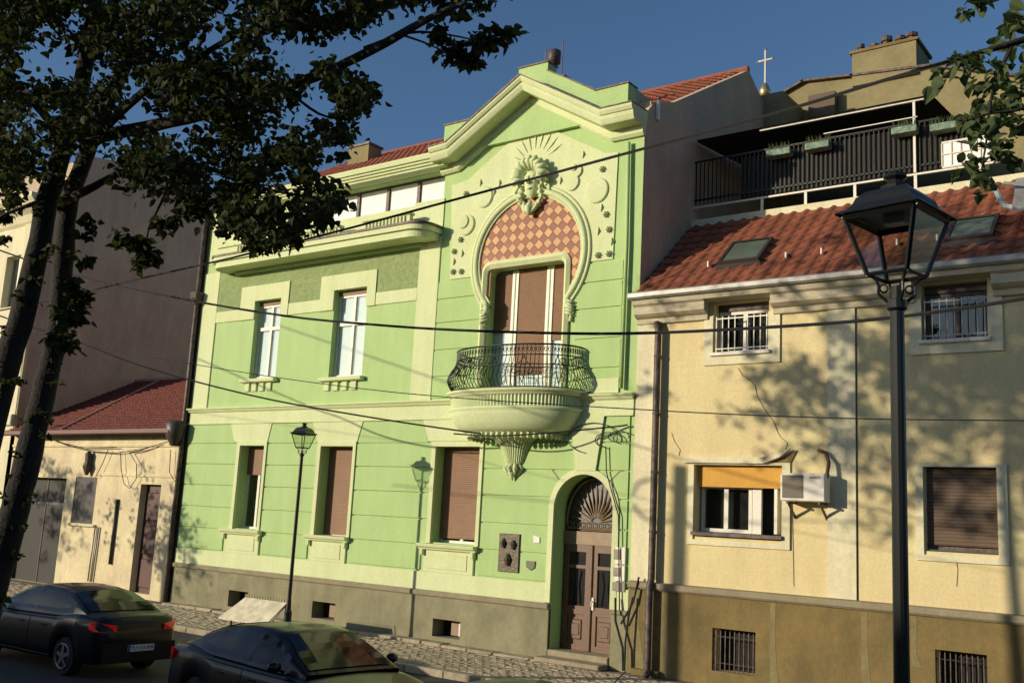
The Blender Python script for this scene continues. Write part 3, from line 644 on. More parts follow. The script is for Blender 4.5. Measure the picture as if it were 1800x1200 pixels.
# ------------- balcony
BX = -13.86
def sup(th, a, b, e=2.25):
    a *= 0.91
    c, s2 = math.cos(th), math.sin(th); r = (abs(c)**e+abs(s2)**e)**(-1/e); return BX+a*r*c, b*r*s2*-1
def ring(mb, levels, n=48, y0=0.0, mod=None):
    i = len(mb.v)
    for a, b, z in levels:
        for k in range(n+1):
            th = math.pi*k/n; f_ = mod(k, z) if mod else 0
            x, y = sup(th, a+f_, b+f_); mb.v.append((x, y, z))
    for l in range(len(levels)-1):
        for k in range(n): mb.f.append((i+l*(n+1)+k, i+(l+1)*(n+1)+k, i+(l+1)*(n+1)+k+1, i+l*(n+1)+k+1))
    return mb
mb = MB(); ring(mb, [(0.05,.05,5.76),(2.0,1.08,5.76),(2.07,1.14,5.74),(2.07,1.14,5.70),(2.0,1.09,5.66),(1.96,1.06,5.62)])
mb.build('balcony_slab', LIGHT, GH, smooth=False)
mb = MB(); ring(mb, [(1.94,1.05,5.62),(1.92,1.03,5.36)], n=120, mod=lambda k, z: -0.035 if k % 2 else 0.0); mb.build('fluted_band', MID, GH)
mb = MB(); ring(mb, [(1.92,1.03,5.37),(1.99,1.08,5.35),(1.99,1.08,5.31),(1.93,1.04,5.28),(1.93,1.04,5.25),(1.90,1.02,5.18),(1.80,.96,5.02),(1.66,.88,4.90),(1.50,.80,4.84),(1.40,.74,4.83),(1.38,.72,4.80),(0.3,.2,4.78)]); mb.build('balcony_bowl', MID, GH, smooth=True)
for k in range(25):
    th = math.pi*(0.02+0.96*k/24); x, y = sup(th, 1.38, .72)
    MB().lathe(x, y, [(0.03,4.82),(.055,4.76),(.045,4.71),(0,4.67)], 8).build('bead', MID, GH, smooth=True)
mb = MB(); mb.lathe(BX, 0.02, [(1.0,4.79),(.62,4.72),(.45,4.6),(.36,4.42),(.28,4.2),(.19,4.08)], 40, sy=.72, a0=math.pi, a1=2*math.pi, rfun=lambda j, r, z: 1.0 if j % 2 else 0.90); mb.build('fluted_console', MID, GH)
mb = MB()
for k in range(5):
    t = math.pi*(1.1+.8*k/4); mb.tube([(BX+.12*math.cos(t),.12*math.sin(t),4.16),(BX+.24*math.cos(t),.24*math.sin(t),4.05),(BX+.12*math.cos(t),.14*math.sin(t),3.90)], [.04,.06,.02], 6)
mb.tube([(BX,-.1,4.1),(BX,-.14,3.95),(BX,-.08,3.78)], [.07,.08,.01], 7); mb.build('console_drop', MID, GH, smooth=True)
RL = thing('balcony_railing', 'black wrought iron bellied balcony railing with scrolls above the fluted bowl', 'railing', (BX, -0.5, 5.76))
def off(z):
    u = (z-5.78)/0.95; pts_ = [(0,-.04),(.12,.06),(.28,.12),(.45,.05),(.6,-.05),(.75,-.10),(1,-.10)]
    for (a, va), (b, vb) in zip(pts_, pts_[1:]):
        if u <= b: return va+(vb-va)*(u-a)/(b-a)
    return -.10
def railp(th, z): o_ = off(z); return (*sup(th, 1.95+o_, 1.06+o_), z)
zz = [5.78+0.95*k/12 for k in range(13)]
NB = 52
for k in range(NB+1):
    th = math.pi*k/NB
    MB().tube([railp(th, z) for z in zz], 0.0095, 4).build('bar', IRON, RL)
for z, r_ in ((5.78,.016),(6.27,.012),(6.50,.014),(6.73,.021)):
    MB().tube([railp(math.pi*k/60, z) for k in range(61)], r_, 6).build('rail', IRON, RL, smooth=True)
for k in range(NB):
    th = math.pi*(k+.5)/NB; sc_ = []
    for q_ in range(10):
        t = 2*math.pi*q_/8; rr = .045*(1-q_*.05); sc_.append(railp(th+rr*math.cos(t)/1.5*0.8, 6.615+rr*1.5*math.sin(t)))
    MB().tube(sc_, 0.007, 4).build('scroll', IRON, RL)
for th0 in (0.62, 1.12, 1.57, 2.02, 2.5):
    mb = MB()
    for s_ in (-1, 1):
        mb.tube([railp(th0, 6.48), railp(th0+s_*.035, 6.34), railp(th0+s_*.12, 6.20), railp(th0+s_*.14, 6.08), railp(th0+s_*.08, 6.03), railp(th0+s_*.05, 6.1)], 0.011, 5)
        mb.tube([railp(th0, 6.3), railp(th0+s_*.05, 6.15), railp(th0+s_*.03, 6.0), railp(th0, 5.86)], 0.009, 5)
    mb.build('scroll_panel', IRON, RL)
# ------------- street door
SD = MB().box(DX-DR, DX+DR, 0.36, 0.42, 2.46, 2.74).build('street_door', OAKL, GH)
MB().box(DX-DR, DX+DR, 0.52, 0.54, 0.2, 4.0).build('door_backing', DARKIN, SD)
for s_ in (-1, 1):
    xa, xb = (DX-DR+.04, DX-.02) if s_ < 0 else (DX+.02, DX+DR-.04)
    lf = MB(); lf.box(xa, xa+.13, .38, .44, .24, 2.46).box(xb-.13, xb, .38, .44, .24, 2.46).box(xa+.13, xb-.13, .38, .44, .24, .36).box(xa+.13, xb-.13, .38, .44, .98, 1.16).box(xa+.13, xb-.13, .38, .44, 2.3, 2.46).box(xa+.13, xb-.13, .38, .44, 1.95, 2.02)
    L_ = lf.build('door_leaf', WOOD, SD)
    MB().box(xa+.13, xb-.13, .41, .42, .36, .98).cbox(xa+.19, xb-.19, .385, .41, .46, .88, .02).cbox(xa+.24, xb-.24, .37, .385, .55, .79, .01).build('panel', WOOD, L_)
    MB().box(xa+.13, xb-.13, .415, .42, 1.16, 2.3).build('pane', mat('dark_door_glass', (.02,.02,.022), .15), L_)
    MB().tube([((xa+xb)/2-.1,.40,1.2),((xa+xb)/2-.05,.40,1.6),((xa+xb)/2-.1,.40,1.9)], .012, 4).tube([((xa+xb)/2+.1,.40,1.2),((xa+xb)/2+.05,.40,1.6),((xa+xb)/2+.1,.40,1.9)], .012, 4).build('grille', IRON, L_)
MB().cbox(DX-.04, DX+.04, .34, .38, .24, 2.46, .015).build('cover_strip', WOOD, SD)
MB().tube([(DX+.07,.36,1.28),(DX+.07,.31,1.28),(DX+.07,.31,1.18)], .018, 6).box(DX+.045, DX+.095, .355, .38, 1.1, 1.36).build('handle', WHITE, SD)
fan = MB(); fan.tube([(DX+.70*math.cos(math.pi*k/20),.40,DZ-.30+.98*math.sin(math.pi*k/20)) for k in range(21)], .025, 5)
FN = fan.build('fanlight', OAKL, SD)
MB().prism([(DX+.74*math.cos(math.pi*k/20), DZ-.44 if k in (0,20) else DZ+.74*math.sin(math.pi*k/20)) for k in range(21)], .43, .44).build('fanlight_glass', mat('dark_fanlight_glass', (.035,.03,.027), .35), FN)
mb = MB()
for k in range(13):
    t = math.pi*(.04+.92*k/12); mb.tube([(DX+.05+.12*math.cos(t),.405,2.95+.1*math.sin(t)),(DX+.05+.38*math.cos(t),.395,2.95+.45*math.sin(t)),(DX+.03+.58*math.cos(t),.41,2.95+.84*math.sin(t))], [.012,.02,.008], 5)
mb.tube([(DX-.7,.405,2.8),(DX+.7,.405,2.8)], .02, 4)
for k in range(9): mb.tube([(DX-.62+k*.155+.06*math.cos(t),.40,2.88+.06*math.sin(t)) for t in [2*math.pi*q/8 for q in range(9)]], .01, 4)
mb.build('fanlight_grille', OAKL, FN)
STEP = mat('step_stone', (.36,.30,.2), .9, var=.3, vscale=4, bump=.4)
MB().cbox(DX-.85, DX+.75, -.42, .5, 0, .10, .02).build('doorstep', STEP, GH); MB().cbox(DX-.75, DX+.75, -.08, .5, .10, .235, .02).build('doorstep', STEP, GH)
# ------------- pipes and service runs
def pipe(parent, pts, r, mt=PIPE, nm='downpipe'): return MB().tube(pts, r, 8).build(nm, mt, parent, smooth=True)
pipe(GH, [(-11.12,-.09,11.3),(-11.08,-.09,9),(-11.10,-.09,5.78)], .045, GREEN)
dl = pipe(GH, [(-26.16,-.14,12.0),(-26.16,-.14,0.0)], .075, PIPE)
MB().lathe(-26.16, -.16, [(.08,8.85),(.19,9.05),(.21,9.22),(.12,9.26)], 8).build('hopper', PIPE, dl)
MB().box(-26.22,-26.04,-.06,0,.3,11.6).build('pipe_chase', DARKF, GH)
MB().lathe(-26.35, -.25, [(.12,4.55),(.30,4.85),(.34,5.2),(.2,5.3)], 12).build('rain_hopper', DARKF, GH, smooth=True)
# small wall fittings: each its own thing
def plate(name, x0, x1, z0, z1, mt, label, cat, y=-.07, b=.034):
    o_ = MB().cbox(x0, x1, y, -b, z0, z1, .008).build(name, mt); return tag(o_, label, cat)
PLQ = plate('memorial_plaque', -14.16, -13.59, 1.76, 2.60, BRONZE, 'large dark bronze relief plaque between the right window and the door', 'plaque')
mb = MB()
for x, z, r in ((-14.02,2.40,.07),(-13.74,2.38,.07),(-13.88,2.05,.09)):
    mb.lathe(x, -.07, [(r,0),(r*.9,0)], 8) if False else None
    mb.tube([(x,-.065,z-r*1.5),(x,-.10,z),(x,-.065,z+r*1.2)], [r*.8,r,r*.5], 7)
o_ = mb.build('relief_figures', BRONZE, PLQ); 
tag(MB().prism([(-13.39,2.04),(-13.15,2.04),(-13.16,1.9),(-13.27,1.84),(-13.38,1.9)], -.06, -.034).build('wall_shield', mat('grey_green_metal', (.13,.13,.08), .6)), 'small grey shield shaped plate low beside the bronze plaque', 'plaque')
tag(MB().prism([(-13.23,2.6),(-13.06,2.56),(-13.06,2.44),(-13.22,2.44)], -.055, -.034).build('number_plate', WHITE), 'tiny white house number plate above the grey shield', 'plaque')
PIC = mat('printed_photo', (.12,.10,.06), .5, col2=(.30,.24,.16), vscale=9)
for z0, z1, lb in ((2.12,2.47,'upper white notice board with a picture right of the door'), (1.78,2.10,'lower white notice board with a picture above the grey meter plate')):
    nb = MB().cbox(-11.17,-10.88,-.065,-.034,z0,z1,.006); nb = nb.build('notice_board', WHITE); tag(nb, lb, 'notice board')
    MB().box(-11.15,-10.98,-.069,-.066,z0+.09,z1-.05).build('picture', PIC, nb)
plate('meter_plate', -11.17, -10.86, 1.57, 1.76, mat('grey_plate', (.27,.24,.19), .7), 'grey metal meter plate under the two notice boards', 'plate', b=.05)
# cables loose on the wall by the door
cb = thing('cable_coil', 'coiled black service cable hanging right of the balcony', 'cable', (-11.3,-.1,5))
for cx_, cz_, rx, rz in ((-11.75,4.72,.62,.33),(-11.35,4.68,.33,.16),(-11.1,4.75,.25,.12)):
    MB().tube([(cx_+rx*math.cos(t),-.12,cz_+rz*math.sin(t)) for t in [math.pi*(-.1+1.5*k/20) for k in range(21)]], .011, 5).build('loop', CABLE, cb)
MB().tube([(-11.42,-.1,4.55),(-11.38,-.1,4.0),(-11.05,-.1,3.1),(-10.95,-.1,1.2)], .013, 5).build('drop_cable', CABLE, cb)
# ================================================================== YELLOW HOUSE
YX0, YX1 = -10.765, 6.0
YH = thing('yellow_house', 'pale yellow house with red tiled mansard roof and brown plinth', 'house', (-5, 0, 0))
yw = [(-9.38,-7.54,2.78,4.19), (-4.97,-3.78,2.75,4.20), (1.0,2.2,2.75,4.2)]; yu = [(-9.02,-7.84,6.39,7.46), (-4.95,-3.85,6.39,7.46), (1,2.2,6.39,7.46)]
yb = [(-8.90,-8.02,0.28,1.07), (-4.81,-4.0,0.3,1.13)]
mb = MB(); wall_xz(mb, YX0, YX1, 0, 7.55, yw+yu+yb, 0.01, 0.34); mb.build('front_wall', YELLOW, YH)
mb = MB(); wall_xz(mb, YX0, YX1, 0, 1.66, yb, -0.06, 0.08); mb.build('plinth', BROWNP, YH)
MB().sweep([(YX0,1.82),(YX1,1.82)], [(0.02,0.0),(-0.13,-0.02),(-0.14,-0.12),(-0.10,-0.16),(0.0,-0.17)]).build('plinth_string', CAPST, YH)
for x, wd, z0 in ((-10.72,.22,0),(-10.0,.14,0),(-7.98+.25,.1,0),(-6.05,.12,0),(-5.2,.1,.8)):
    MB().prism([(x,z0),(x+wd*1.8,z0),(x+wd*.9,1.0),(x+wd,1.64),(x,1.64)], -0.064, -0.06).build('cement_streak', STREAK, YH)
MB().box(YX0,-10.3,-.035,.01,1.82,7.2).build('corner_pilaster', CREAMP, YH)
MB().box(-6.66,-6.14,-.03,.01,1.82,7.2).build('pilaster', CREAMP, YH)
MB().box(-6.14,-6.122,-.002,.012,1.82,7.2).build('joint', BROWNP, YH); MB().box(-5.43,-5.415,-.002,.012,1.82,7.2).build('joint', BROWNP, YH)
for a, b, c, d in yw[:2]:
    MB().box(a-.13,a,-.03,.01,c-.16,d+.05).box(b,b+.16,-.03,.01,c-.16,d+.05).box(a,b,-.03,.01,c-.16,c-.06).box(a,b,-.03,.01,d,d+.05).build('window_surround', CREAMP, YH)
for a, b, c, d in yu[:2]:
    MB().box(a-.2,a,-.03,.01,c-.2,7.2).box(b,b+.24,-.03,.01,c-.2,7.2).box(a,b,-.03,.01,c-.2,c).build('window_surround', CREAMP, YH)
    MB().cbox(a-.05,b+.05,-.09,.2,c-.02,c+.05,.012).build('sill', WHITE, YH)
# cornice, cut by the upper windows
pc = [(0.0,0.5),(-.30,0.5),(-.33,.40),(-.30,.30),(-.24,.26),(-.24,.10),(-.16,.05),(-.08,.02),(-.07,-.08),(0,-.10)]
for a, b in ((YX0,-9.13),(-7.72,-5.06),(-3.74,1),(2.2,YX1)): MB().sweep([(a,7.22),(b,7.22)], pc).build('cornice', CORN, YH)
for a, b in ((-9.13,-7.72),(-5.06,-3.74)): MB().sweep([(a,7.22),(b,7.22)], [(0.0,.5),(-.30,.5),(-.33,.40),(-.3,.3),(.05,.26)]).build('cornice', CORN, YH)
gt = MB(); gt.sweep([(YX0-.05,7.76),(YX1,7.76)], [(-.22,0.0),(-.40,0.01),(-.43,-.02),(-.43,-.10),(-.38,-.14),(-.22,-.12)]); gt.build('gutter', ZINC, YH)
# windows
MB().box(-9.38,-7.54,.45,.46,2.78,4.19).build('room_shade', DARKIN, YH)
W = casement(YH, -9.34, -8.26, 2.88, 3.80, 0.26, 2, fw=.07)
MB().box(-8.24,-8.06,0.24,0.31,2.88,3.8).box(-7.74,-7.68,0.10,.30,2.9,3.75).build('open_sash', WHITE, W)
sl_ = MB().box(-9.40,-7.52,-.09,.24,2.80,2.87).build('sill', PIPE, YH)
MB().box(-9.33,-7.55,.12,.14,3.76,4.17).build('blind', BLINDY, YH)
MB().box(-9.6,-7.9,-.10,.0,4.22,4.34).prism([(-7.9,4.22),(-7.56,4.34),(-7.36,4.50),(-7.9,4.34)],-.12,-.03).build('lintel_moulding', CREAMP, YH)
MB().prism([(-7.85,4.2),(-7.40,4.2),(-7.25,4.48),(-7.5,4.36)],-.02,.0).build('broken_plaster', BROWNP, YH)
W2 = MB().box(-4.97,-3.78,.2,.25,2.78,2.9).build('window', PIPE, YH); shutter(W2, -4.95, -3.80, 2.86, 4.2, .14, BLIND2, .06)
for k, (a, b, c, d) in enumerate(yu[:2]):
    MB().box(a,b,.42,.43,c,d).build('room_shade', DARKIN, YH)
    W = casement(YH, a+.02, b-.02, c+.05, d-.14, .24, 2, fw=.07, mt=WHITE if k == 0 else PIPE, name='window')
    MB().box(a+.02,b-.02,.2,.3,d-.14,d).build('blind_box', PIPE, W)
    gr = MB().box(a+.02,b-.02,.02,.035,c+.74,c+.765).build('window_grille', WHITE if k == 0 else ZINC, YH); MB().box(a+.02,b-.02,.02,.035,c+.12,c+.145).build('rail', WHITE if k == 0 else ZINC, gr)
    nbar = 8; 
    for q_ in range(nbar+1):
        if k == 0 and q_ == 4: continue
        x = a+.05+(b-a-.1)*q_/nbar; MB().box(x-.009,x+.009,.018,.036,c+.06,c+.80).build('bar', WHITE if k == 0 else ZINC, gr)
for a, b, c, d in yb:
    MB().box(a,b,.30,.31,c,d).build('cellar_window', DARKIN, YH)
    gr = MB().box(a,b,-.02,-.005,d-.16,d-.14).build('cellar_grille', IRON, YH); MB().box(a,b,-.02,-.005,c+.14,c+.16).build('rail', IRON, gr)
    for q_ in range(9): x = a+.06+(b-a-.12)*q_/8; MB().box(x-.008,x+.008,-.022,-.006,c,d-.04).build('bar', PIPE, gr)
# cracks in the render
def crack(pts, wd=.012):
    mb = MB()
    for (x0,z0),(x1,z1) in zip(pts, pts[1:]):
        mb.prism([(x0,z0),(x1,z1),(x1+wd*random.uniform(.5,1.2),z1),(x0+wd*random.uniform(.5,1.2),z0)], -.001, .009)
    mb.build('crack', BROWNP, YH)
P2 = lambda pts: [(atY(x, y, 0).x, atY(x, y, 0).z) for x, y in pts]
crack(P2([(1283,643),(1297,647),(1305,660),(1320,670),(1327,678),(1330,695),(1338,710),(1350,728),(1360,742),(1366,758),(1372,768),(1384,778),(1380,790)]))
crack(P2([(1180,760),(1185,775),(1195,790),(1193,800)]), .008); crack(P2([(1392,880),(1393,940),(1395,1030)]), .008); crack(P2([(1680,982),(1683,1000),(1681,1030)]), .008)
pipe(YH, [(-10.28,-.10,7.15),(-10.22,-.13,6.95),(-10.22,-.13,1.9),(-10.22,-.2,1.7),(-10.22,-.2,.15),(-10.15,-.35,.05)], .075, PIPE)
MB().box(-10.34,-10.29,-.06,.0,1.85,7.1).build('pipe_backing', CREAMP, YH)
MB().box(-10.6,-10.0,-.19,-.06,.0,.12).build('drain_box', BROWNP, YH)
for z in (6.4,5.2,4.0,2.8): MB().lathe(-10.22,-.13,[(.085,z),(.085,z+.04)],8).build('pipe_collar', PIPE, YH)
# mansard roof
sky1 = (-9.15,-8.22,8.30,8.97); sky2 = (-4.60,-3.78,8.22,8.80)
def skip(x, y, z): return (sky1[0] < x < sky1[1] and 8.28 < z < 8.95) or (sky2[0] < x < sky2[1] and 8.2 < z < 8.8)
tile_roof(YH, YX0+.01, -1.2, -0.28, 7.72, 2.33, 9.93, .30, .345, TILE, lambda x, y, z: x+abs(z-8.8)*.2, skip=skip, nmax=298)
MB().q((-1.2,-.28,7.70),(YX1,-.28,7.70),(YX1,2.33,9.90),(-1.2,2.33,9.90)).build('roof_deck', TILE, YH)
slope = math.atan2(2.21, 2.61)
def on_roof(x, z, up=0.05):
    y = -0.28+(z-7.72)*2.61/2.21; return Vector((x, y-up*math.sin(slope), z+up*math.cos(slope)))
for a, b, c, d in (sky1, sky2):
    fr = MB(); p = [on_roof(a,c,.04), on_roof(b,c,.04), on_roof(b,d,.04), on_roof(a,d,.04)]; q = [on_roof(a,c,.14), on_roof(b,c,.14), on_roof(b,d,.14), on_roof(a,d,.14)]
    ins = [on_roof(a+.07,c+.06,.14), on_roof(b-.07,c+.06,.14), on_roof(b-.07,d-.05,.14), on_roof(a+.07,d-.05,.14)]
    for k in range(4):
        n2 = (k+1) % 4; fr.q(p[k],p[n2],q[n2],q[k]); fr.q(q[k],q[n2],ins[n2],ins[k])
    F = fr.build('skylight', DARKF, YH); MB().q(*[v-Vector((0,-.015,.015)) for v in ins]).build('pane', SKYL, F)
    MB().q(on_roof(a-.12,c-.10,.035),on_roof(b+.1,c-.10,.035),on_roof(b+.02,c,.09),on_roof(a-.02,c,.09)).build('flashing', DARKF, F)
for px_, py_ in ((1252,467),(1388,447),(1450,443),(1582,430),(1652,420)):
    pz = atY(px_, py_, 1.0).z; pz = 8.35; X = atY(px_, py_, .6).x; v = on_roof(X, pz, .08)
    MB().box(v.x-.015, v.x+.015, v.y-.03, v.y+.03, v.z-.04, v.z+.08).build('snow_guard', WHITE, YH)
# terrace parapet, rails and fence on top
MB().box(YX0, YX1, 2.33, 2.55, 9.86, 10.10).build('terrace_parapet', CREAMP, YH)
MB().box(YX0, YX1, 2.34, 8.0, 9.7, 9.9).build('terrace_floor', CAPST, YH)
MB().box(YX0,-3.9,2.56,8.0,9.9,9.95).build('terrace_deck', DARKF, YH)
TR = MB().box(YX0, -3.7, 2.38, 2.43, 10.40, 10.44).build('terrace_rail', WHITE, YH)
for x in (-9.03, -8.01, -6.92, -5.66, -4.4): MB().box(x-.03, x+.03, 2.39, 2.42, 10.1, 10.40).build('post', WHITE, TR)
fence = MB().box(YX0,-5.2,2.44,2.47,11.56,11.60).box(YX0,-4.2,2.44,2.47,10.60,10.64).build('terrace_fence', IRON, YH)
k = 0; x = -10.72
while x < -4.25:
    MB().box(x-.011, x+.011, 2.44, 2.462, 10.5, 11.58 if x < -5.2 else 11.45).build('bar', IRON, fence); x += .105
REED = mat('dark_reed_screen', (.035,.032,.024), .9, var=.4, vscale=12, stretch=(8,8,.6))
MB().box(-9.6,-4.3,2.49,2.51,10.5,11.50).build('reed_screen', REED, YH)
PG = MB().box(-9.1,-5.35,2.38,2.44,12.03,12.07).build('pergola', WHITE, YH); MB().box(-5.69,-5.64,2.38,2.43,10.46,12.02).build('post', WHITE, PG)
MB().box(-7.6,-5.6,2.38,2.41,11.67,11.69).build('rail', WHITE, PG)
mb = MB(); mb.q((-10.7,2.36,12.10),(-5.3,2.36,12.10),(-5.3,7.6,12.6),(-10.7,7.6,12.6)); mb.q((-10.7,2.36,12.06),(-10.7,7.6,12.56),(-5.3,7.6,12.56),(-5.3,2.36,12.06)); mb.build('awning', REED, PG)
CF_ = MB().box(-5.12,-4.2,2.36,2.40,10.45,10.49).box(-5.12,-4.2,2.36,2.40,10.98,11.02).build('glazed_screen', WHITE, YH)
for k in range(6):
    x = -5.12+k*.184
    MB().box(x-.012,x+.012,2.355,2.40,10.49,10.98).build('glazing_bar', CREAMP, CF_)
MB().box(-5.12,-4.2,2.375,2.385,10.49,10.98).build('pane', BLINDW, CF_); MB().box(-5.12,-4.2,2.352,2.37,10.73,10.75).build('glazing_bar', CREAMP, CF_)
dg_ = MB().tube([(-3.95,.6,9.35),(-3.75,.5,9.2),(-3.6,.3,8.85),(-3.35,.0,8.68),(-2.5,-.3,8.6)], .05, 8).tube([(-3.55,.1,9.2),(-3.0,.1,9.05)],.03,6).build('dormer_frame', mat('pale_blue_metal', (.33,.38,.36), .5), YH)
MB().prismx([(-.1,8.6),(2.2,9.4),(2.2,9.9),(.4,9.35)], -3.4, -2.0).build('dormer', ZINC, YH)
# planters on the fence
PLB = mat('planter_green', (.06,.13,.09), .7, col2=(.26,.34,.24), vscale=14)
for i, (x0, x1, lb) in enumerate(((-8.85,-8.30,'olive planter box hanging leftmost on the terrace fence'), (-7.95,-7.42,'pale mint planter box with plants, second from left on the fence'), (-6.08,-5.57,'green planter box behind the white terrace post'), (-5.30,-4.80,'green planter box right of the white post, above the glazed screen'))):
    z0 = 11.28 if i < 3 else 11.2
    P = tag(MB().prismx([(2.18,z0+.02),(2.40,z0),(2.40,z0+.15),(2.17,z0+.16)], x0, x1).build('planter', PLB), lb, 'planter', 'planter boxes on the terrace fence')
    mb = MB()
    for k in range(26):
        x = random.uniform(x0+.02,x1-.02); a = random.uniform(-.05,.05)
        mb.q((x,2.25,z0+.14),(x+.03,2.24,z0+.14),(x+.02+a,2.2+a,z0+.30+abs(a)))
    mb.build('plants', LEAFR, P, kind='stuff')
# air conditioner
AC_ = thing('air_conditioner', 'white outdoor air conditioner with dark fan grille on wall brackets', 'air conditioner', (-7,-.2,3.5))
MB().cbox(-7.42,-6.58,-.40,-.12,3.52,4.03,.015).build('casing', WHITE, AC_)
MB().box(-7.38,-6.98,-.406,-.401,3.57,3.99).build('fan_grille', mat('grey_fan_grille', (.12,.10,.07), .6), AC_)
for k in range(12): MB().box(-7.37,-6.99,-.412,-.407,3.59+k*.034,3.598+k*.034).build('grille_bar', mat('grille_bar_grey', (.2,.18,.13), .6) if k == 0 else bpy.data.materials['grille_bar_grey'], AC_)
text('HAIER', .075, (-6.76,-.405,3.95), (R(90),0,0), BROWNP, AC_)
for x in (-7.3,-6.7): MB().box(x,x+.035,-.42,.0,3.47,3.51).prismx([(-.36,3.47),(0,3.2),(0,3.26),(-.32,3.48)],x,x+.03).build('bracket', PIPE, AC_)
MB().tube([(-6.83,-.03,4.48),(-6.66,-.10,4.42),(-6.58,-.18,4.25),(-6.60,-.25,3.95)], .035, 7).build('hose', mat('brown_hose', (.12,.06,.03), .7), AC_, smooth=True)
# ================================================================== CREAM BUILDING BEHIND
CB = thing('cream_building', 'old cream rendered building with chimney stack behind the terrace', 'building', (-6, 9, 0))
MB().prism([(-11.6,9.9),(-11.6,15.1),(-10.2,15.66),(-8.78,15.5),(-6.66,15.3),(-4.4,14.45),(-1,13.2),(4,13.0),(4,9.9)], 8.0, 13).build('wall', CREAMB, CB)
rim = [(-11.6,15.1),(-10.2,15.66),(-8.78,15.5),(-6.66,15.3),(-4.4,14.45),(-1,13.2)]
mb = MB()
for (x0,z0),(x1,z1) in zip(rim, rim[1:]): mb.prism([(x0-.05,z0),(x1+.03,z1),(x1+.03,z1+.06),(x0-.05,z0+.06)], 7.85, 13.1)
mb.build('roof_edge', PIPE, CB)
CS = MB().box(-8.78,-7.06,7.9,9.2,15.2,16.15).build('chimney_stack', CREAMB, CB); MB().box(-8.84,-7.0,7.86,9.3,16.15,16.23).build('stack_cap', BROWNP, CS)
for x, hh, r in ((-8.62,.30,.09),(-8.25,.2,.13),(-7.92,.34,.14),(-7.55,.26,.13),(-7.25,.28,.15)):
    MB().lathe(x,8.2,[(r*.8,16.22),(r*.8,16.22+hh*.6),(r*1.15,16.22+hh*.62),(r*1.1,16.22+hh),(0,16.22+hh)],10).build('chimney_pot', PIPE, CS)
MB().box(-11.3,-10.2,6.5,8.0,9.9,14.85).build('side_block', CREAMB, CB)
MB().box(-9.95,-9.2,7.7,8.0,14.3,15.1).build('roof_box', BLIND2, CB)
MB().box(-8.2,-7.3,7.97,8.0,9.9,11.9).build('terrace_door', DARKIN, CB)
# church cross
CC = thing('church_cross', 'gilded church cross on a small onion dome beyond the roofs', 'church cross', (-16.47, 20, 20))
MB().lathe(-16.47,20,[(.28,18.5),(.28,20.3),(.2,20.5),(.14,20.7),(.2,20.85),(.12,21.05)],12).build('drum', GABLE, CC)
MB().lathe(-16.47,20,[(.08,21.05),(.22,21.2),(.26,21.4),(.16,21.62),(.07,21.75)],12).build('gilded_ball', mat('gold', (.55,.42,.2), .35, metal=.8), CC, smooth=True)
MB().box(-16.505,-16.435,19.97,20.03,21.7,23.25).box(-16.78,-16.16,19.975,20.025,22.76,22.84).build('cross', ZINC, CC)
for v in ((-16.47,23.3),(-16.82,22.8),(-16.12,22.8)): MB().lathe(v[0],20,[(0,v[1]-.07),(.06,v[1]),(0,v[1]+.07)],8).build('cross_knob', ZINC, CC)
# ================================================================== LOW HOUSE (left)
LH = thing('low_house', 'single storey old plastered house with dark red tiled roof', 'house', (-31, 0, 0))
LX0, LX1 = -36.2, -26.3
lholes = [(-35.7,-32.45,.0,3.5), (-31.9,-30.63,2.07,3.56), (-28.2,-27.15,.15,3.4)]
mb = MB(); wall_xz(mb, LX0, LX1, 0, 4.98, lholes, 0.0, .35); mb.build('front_wall', OLDW, LH)
MB().box(LX0,LX1,-.05,.0,4.55,4.62).box(-30.7,LX1,-.04,.0,3.62,3.70).build('moulding', OLDW, LH)
MB().box(-35.7,-32.45,.3,.34,0,3.5).build('garage_door', mat('shaded_brown_gate', (.02,.016,.013), .7, var=.3, vscale=4), LH)  # gate brown is darkened to carry the tree's shade in its colour
MB().box(-34.1,-34.05,.28,.30,0,3.5).box(-35.6,-32.5,.28,.3,2.6,2.68).build('gate_rail', DARKF, LH)
MB().box(-31.9,-30.63,.02,.08,2.07,3.56).build('window_shutter', mat('shaded_grey_board', (.028,.024,.02), .6), LH)  # board colour set darker, shade over the window put into the paint
MB().cbox(-32.0,-30.4,-.1,.05,1.98,2.06,.02).build('sill', CREAMP, LH)
DL = MB().box(-28.2,-27.15,.22,.28,.15,3.4).build('door', mat('red_brown_door', (.085,.022,.016), .6, var=.4, vscale=3), LH)
for z in (.3,1.3,2.3): MB().cbox(-28.05,-27.3,.19,.22,z,z+.85,.02).build('panel', DL.data.materials[0], DL)
pipe(LH, [(-30.15,-.05,2.0),(-30.2,-.05,.3)], .03, ZINC); pipe(LH, [(-30.35,-.05,2.0),(-30.4,-.05,.3)], .025, ZINC); pipe(LH, [(-29.3,-.05,2.9),(-29.3,-.05,.9)], .05, DARKF)
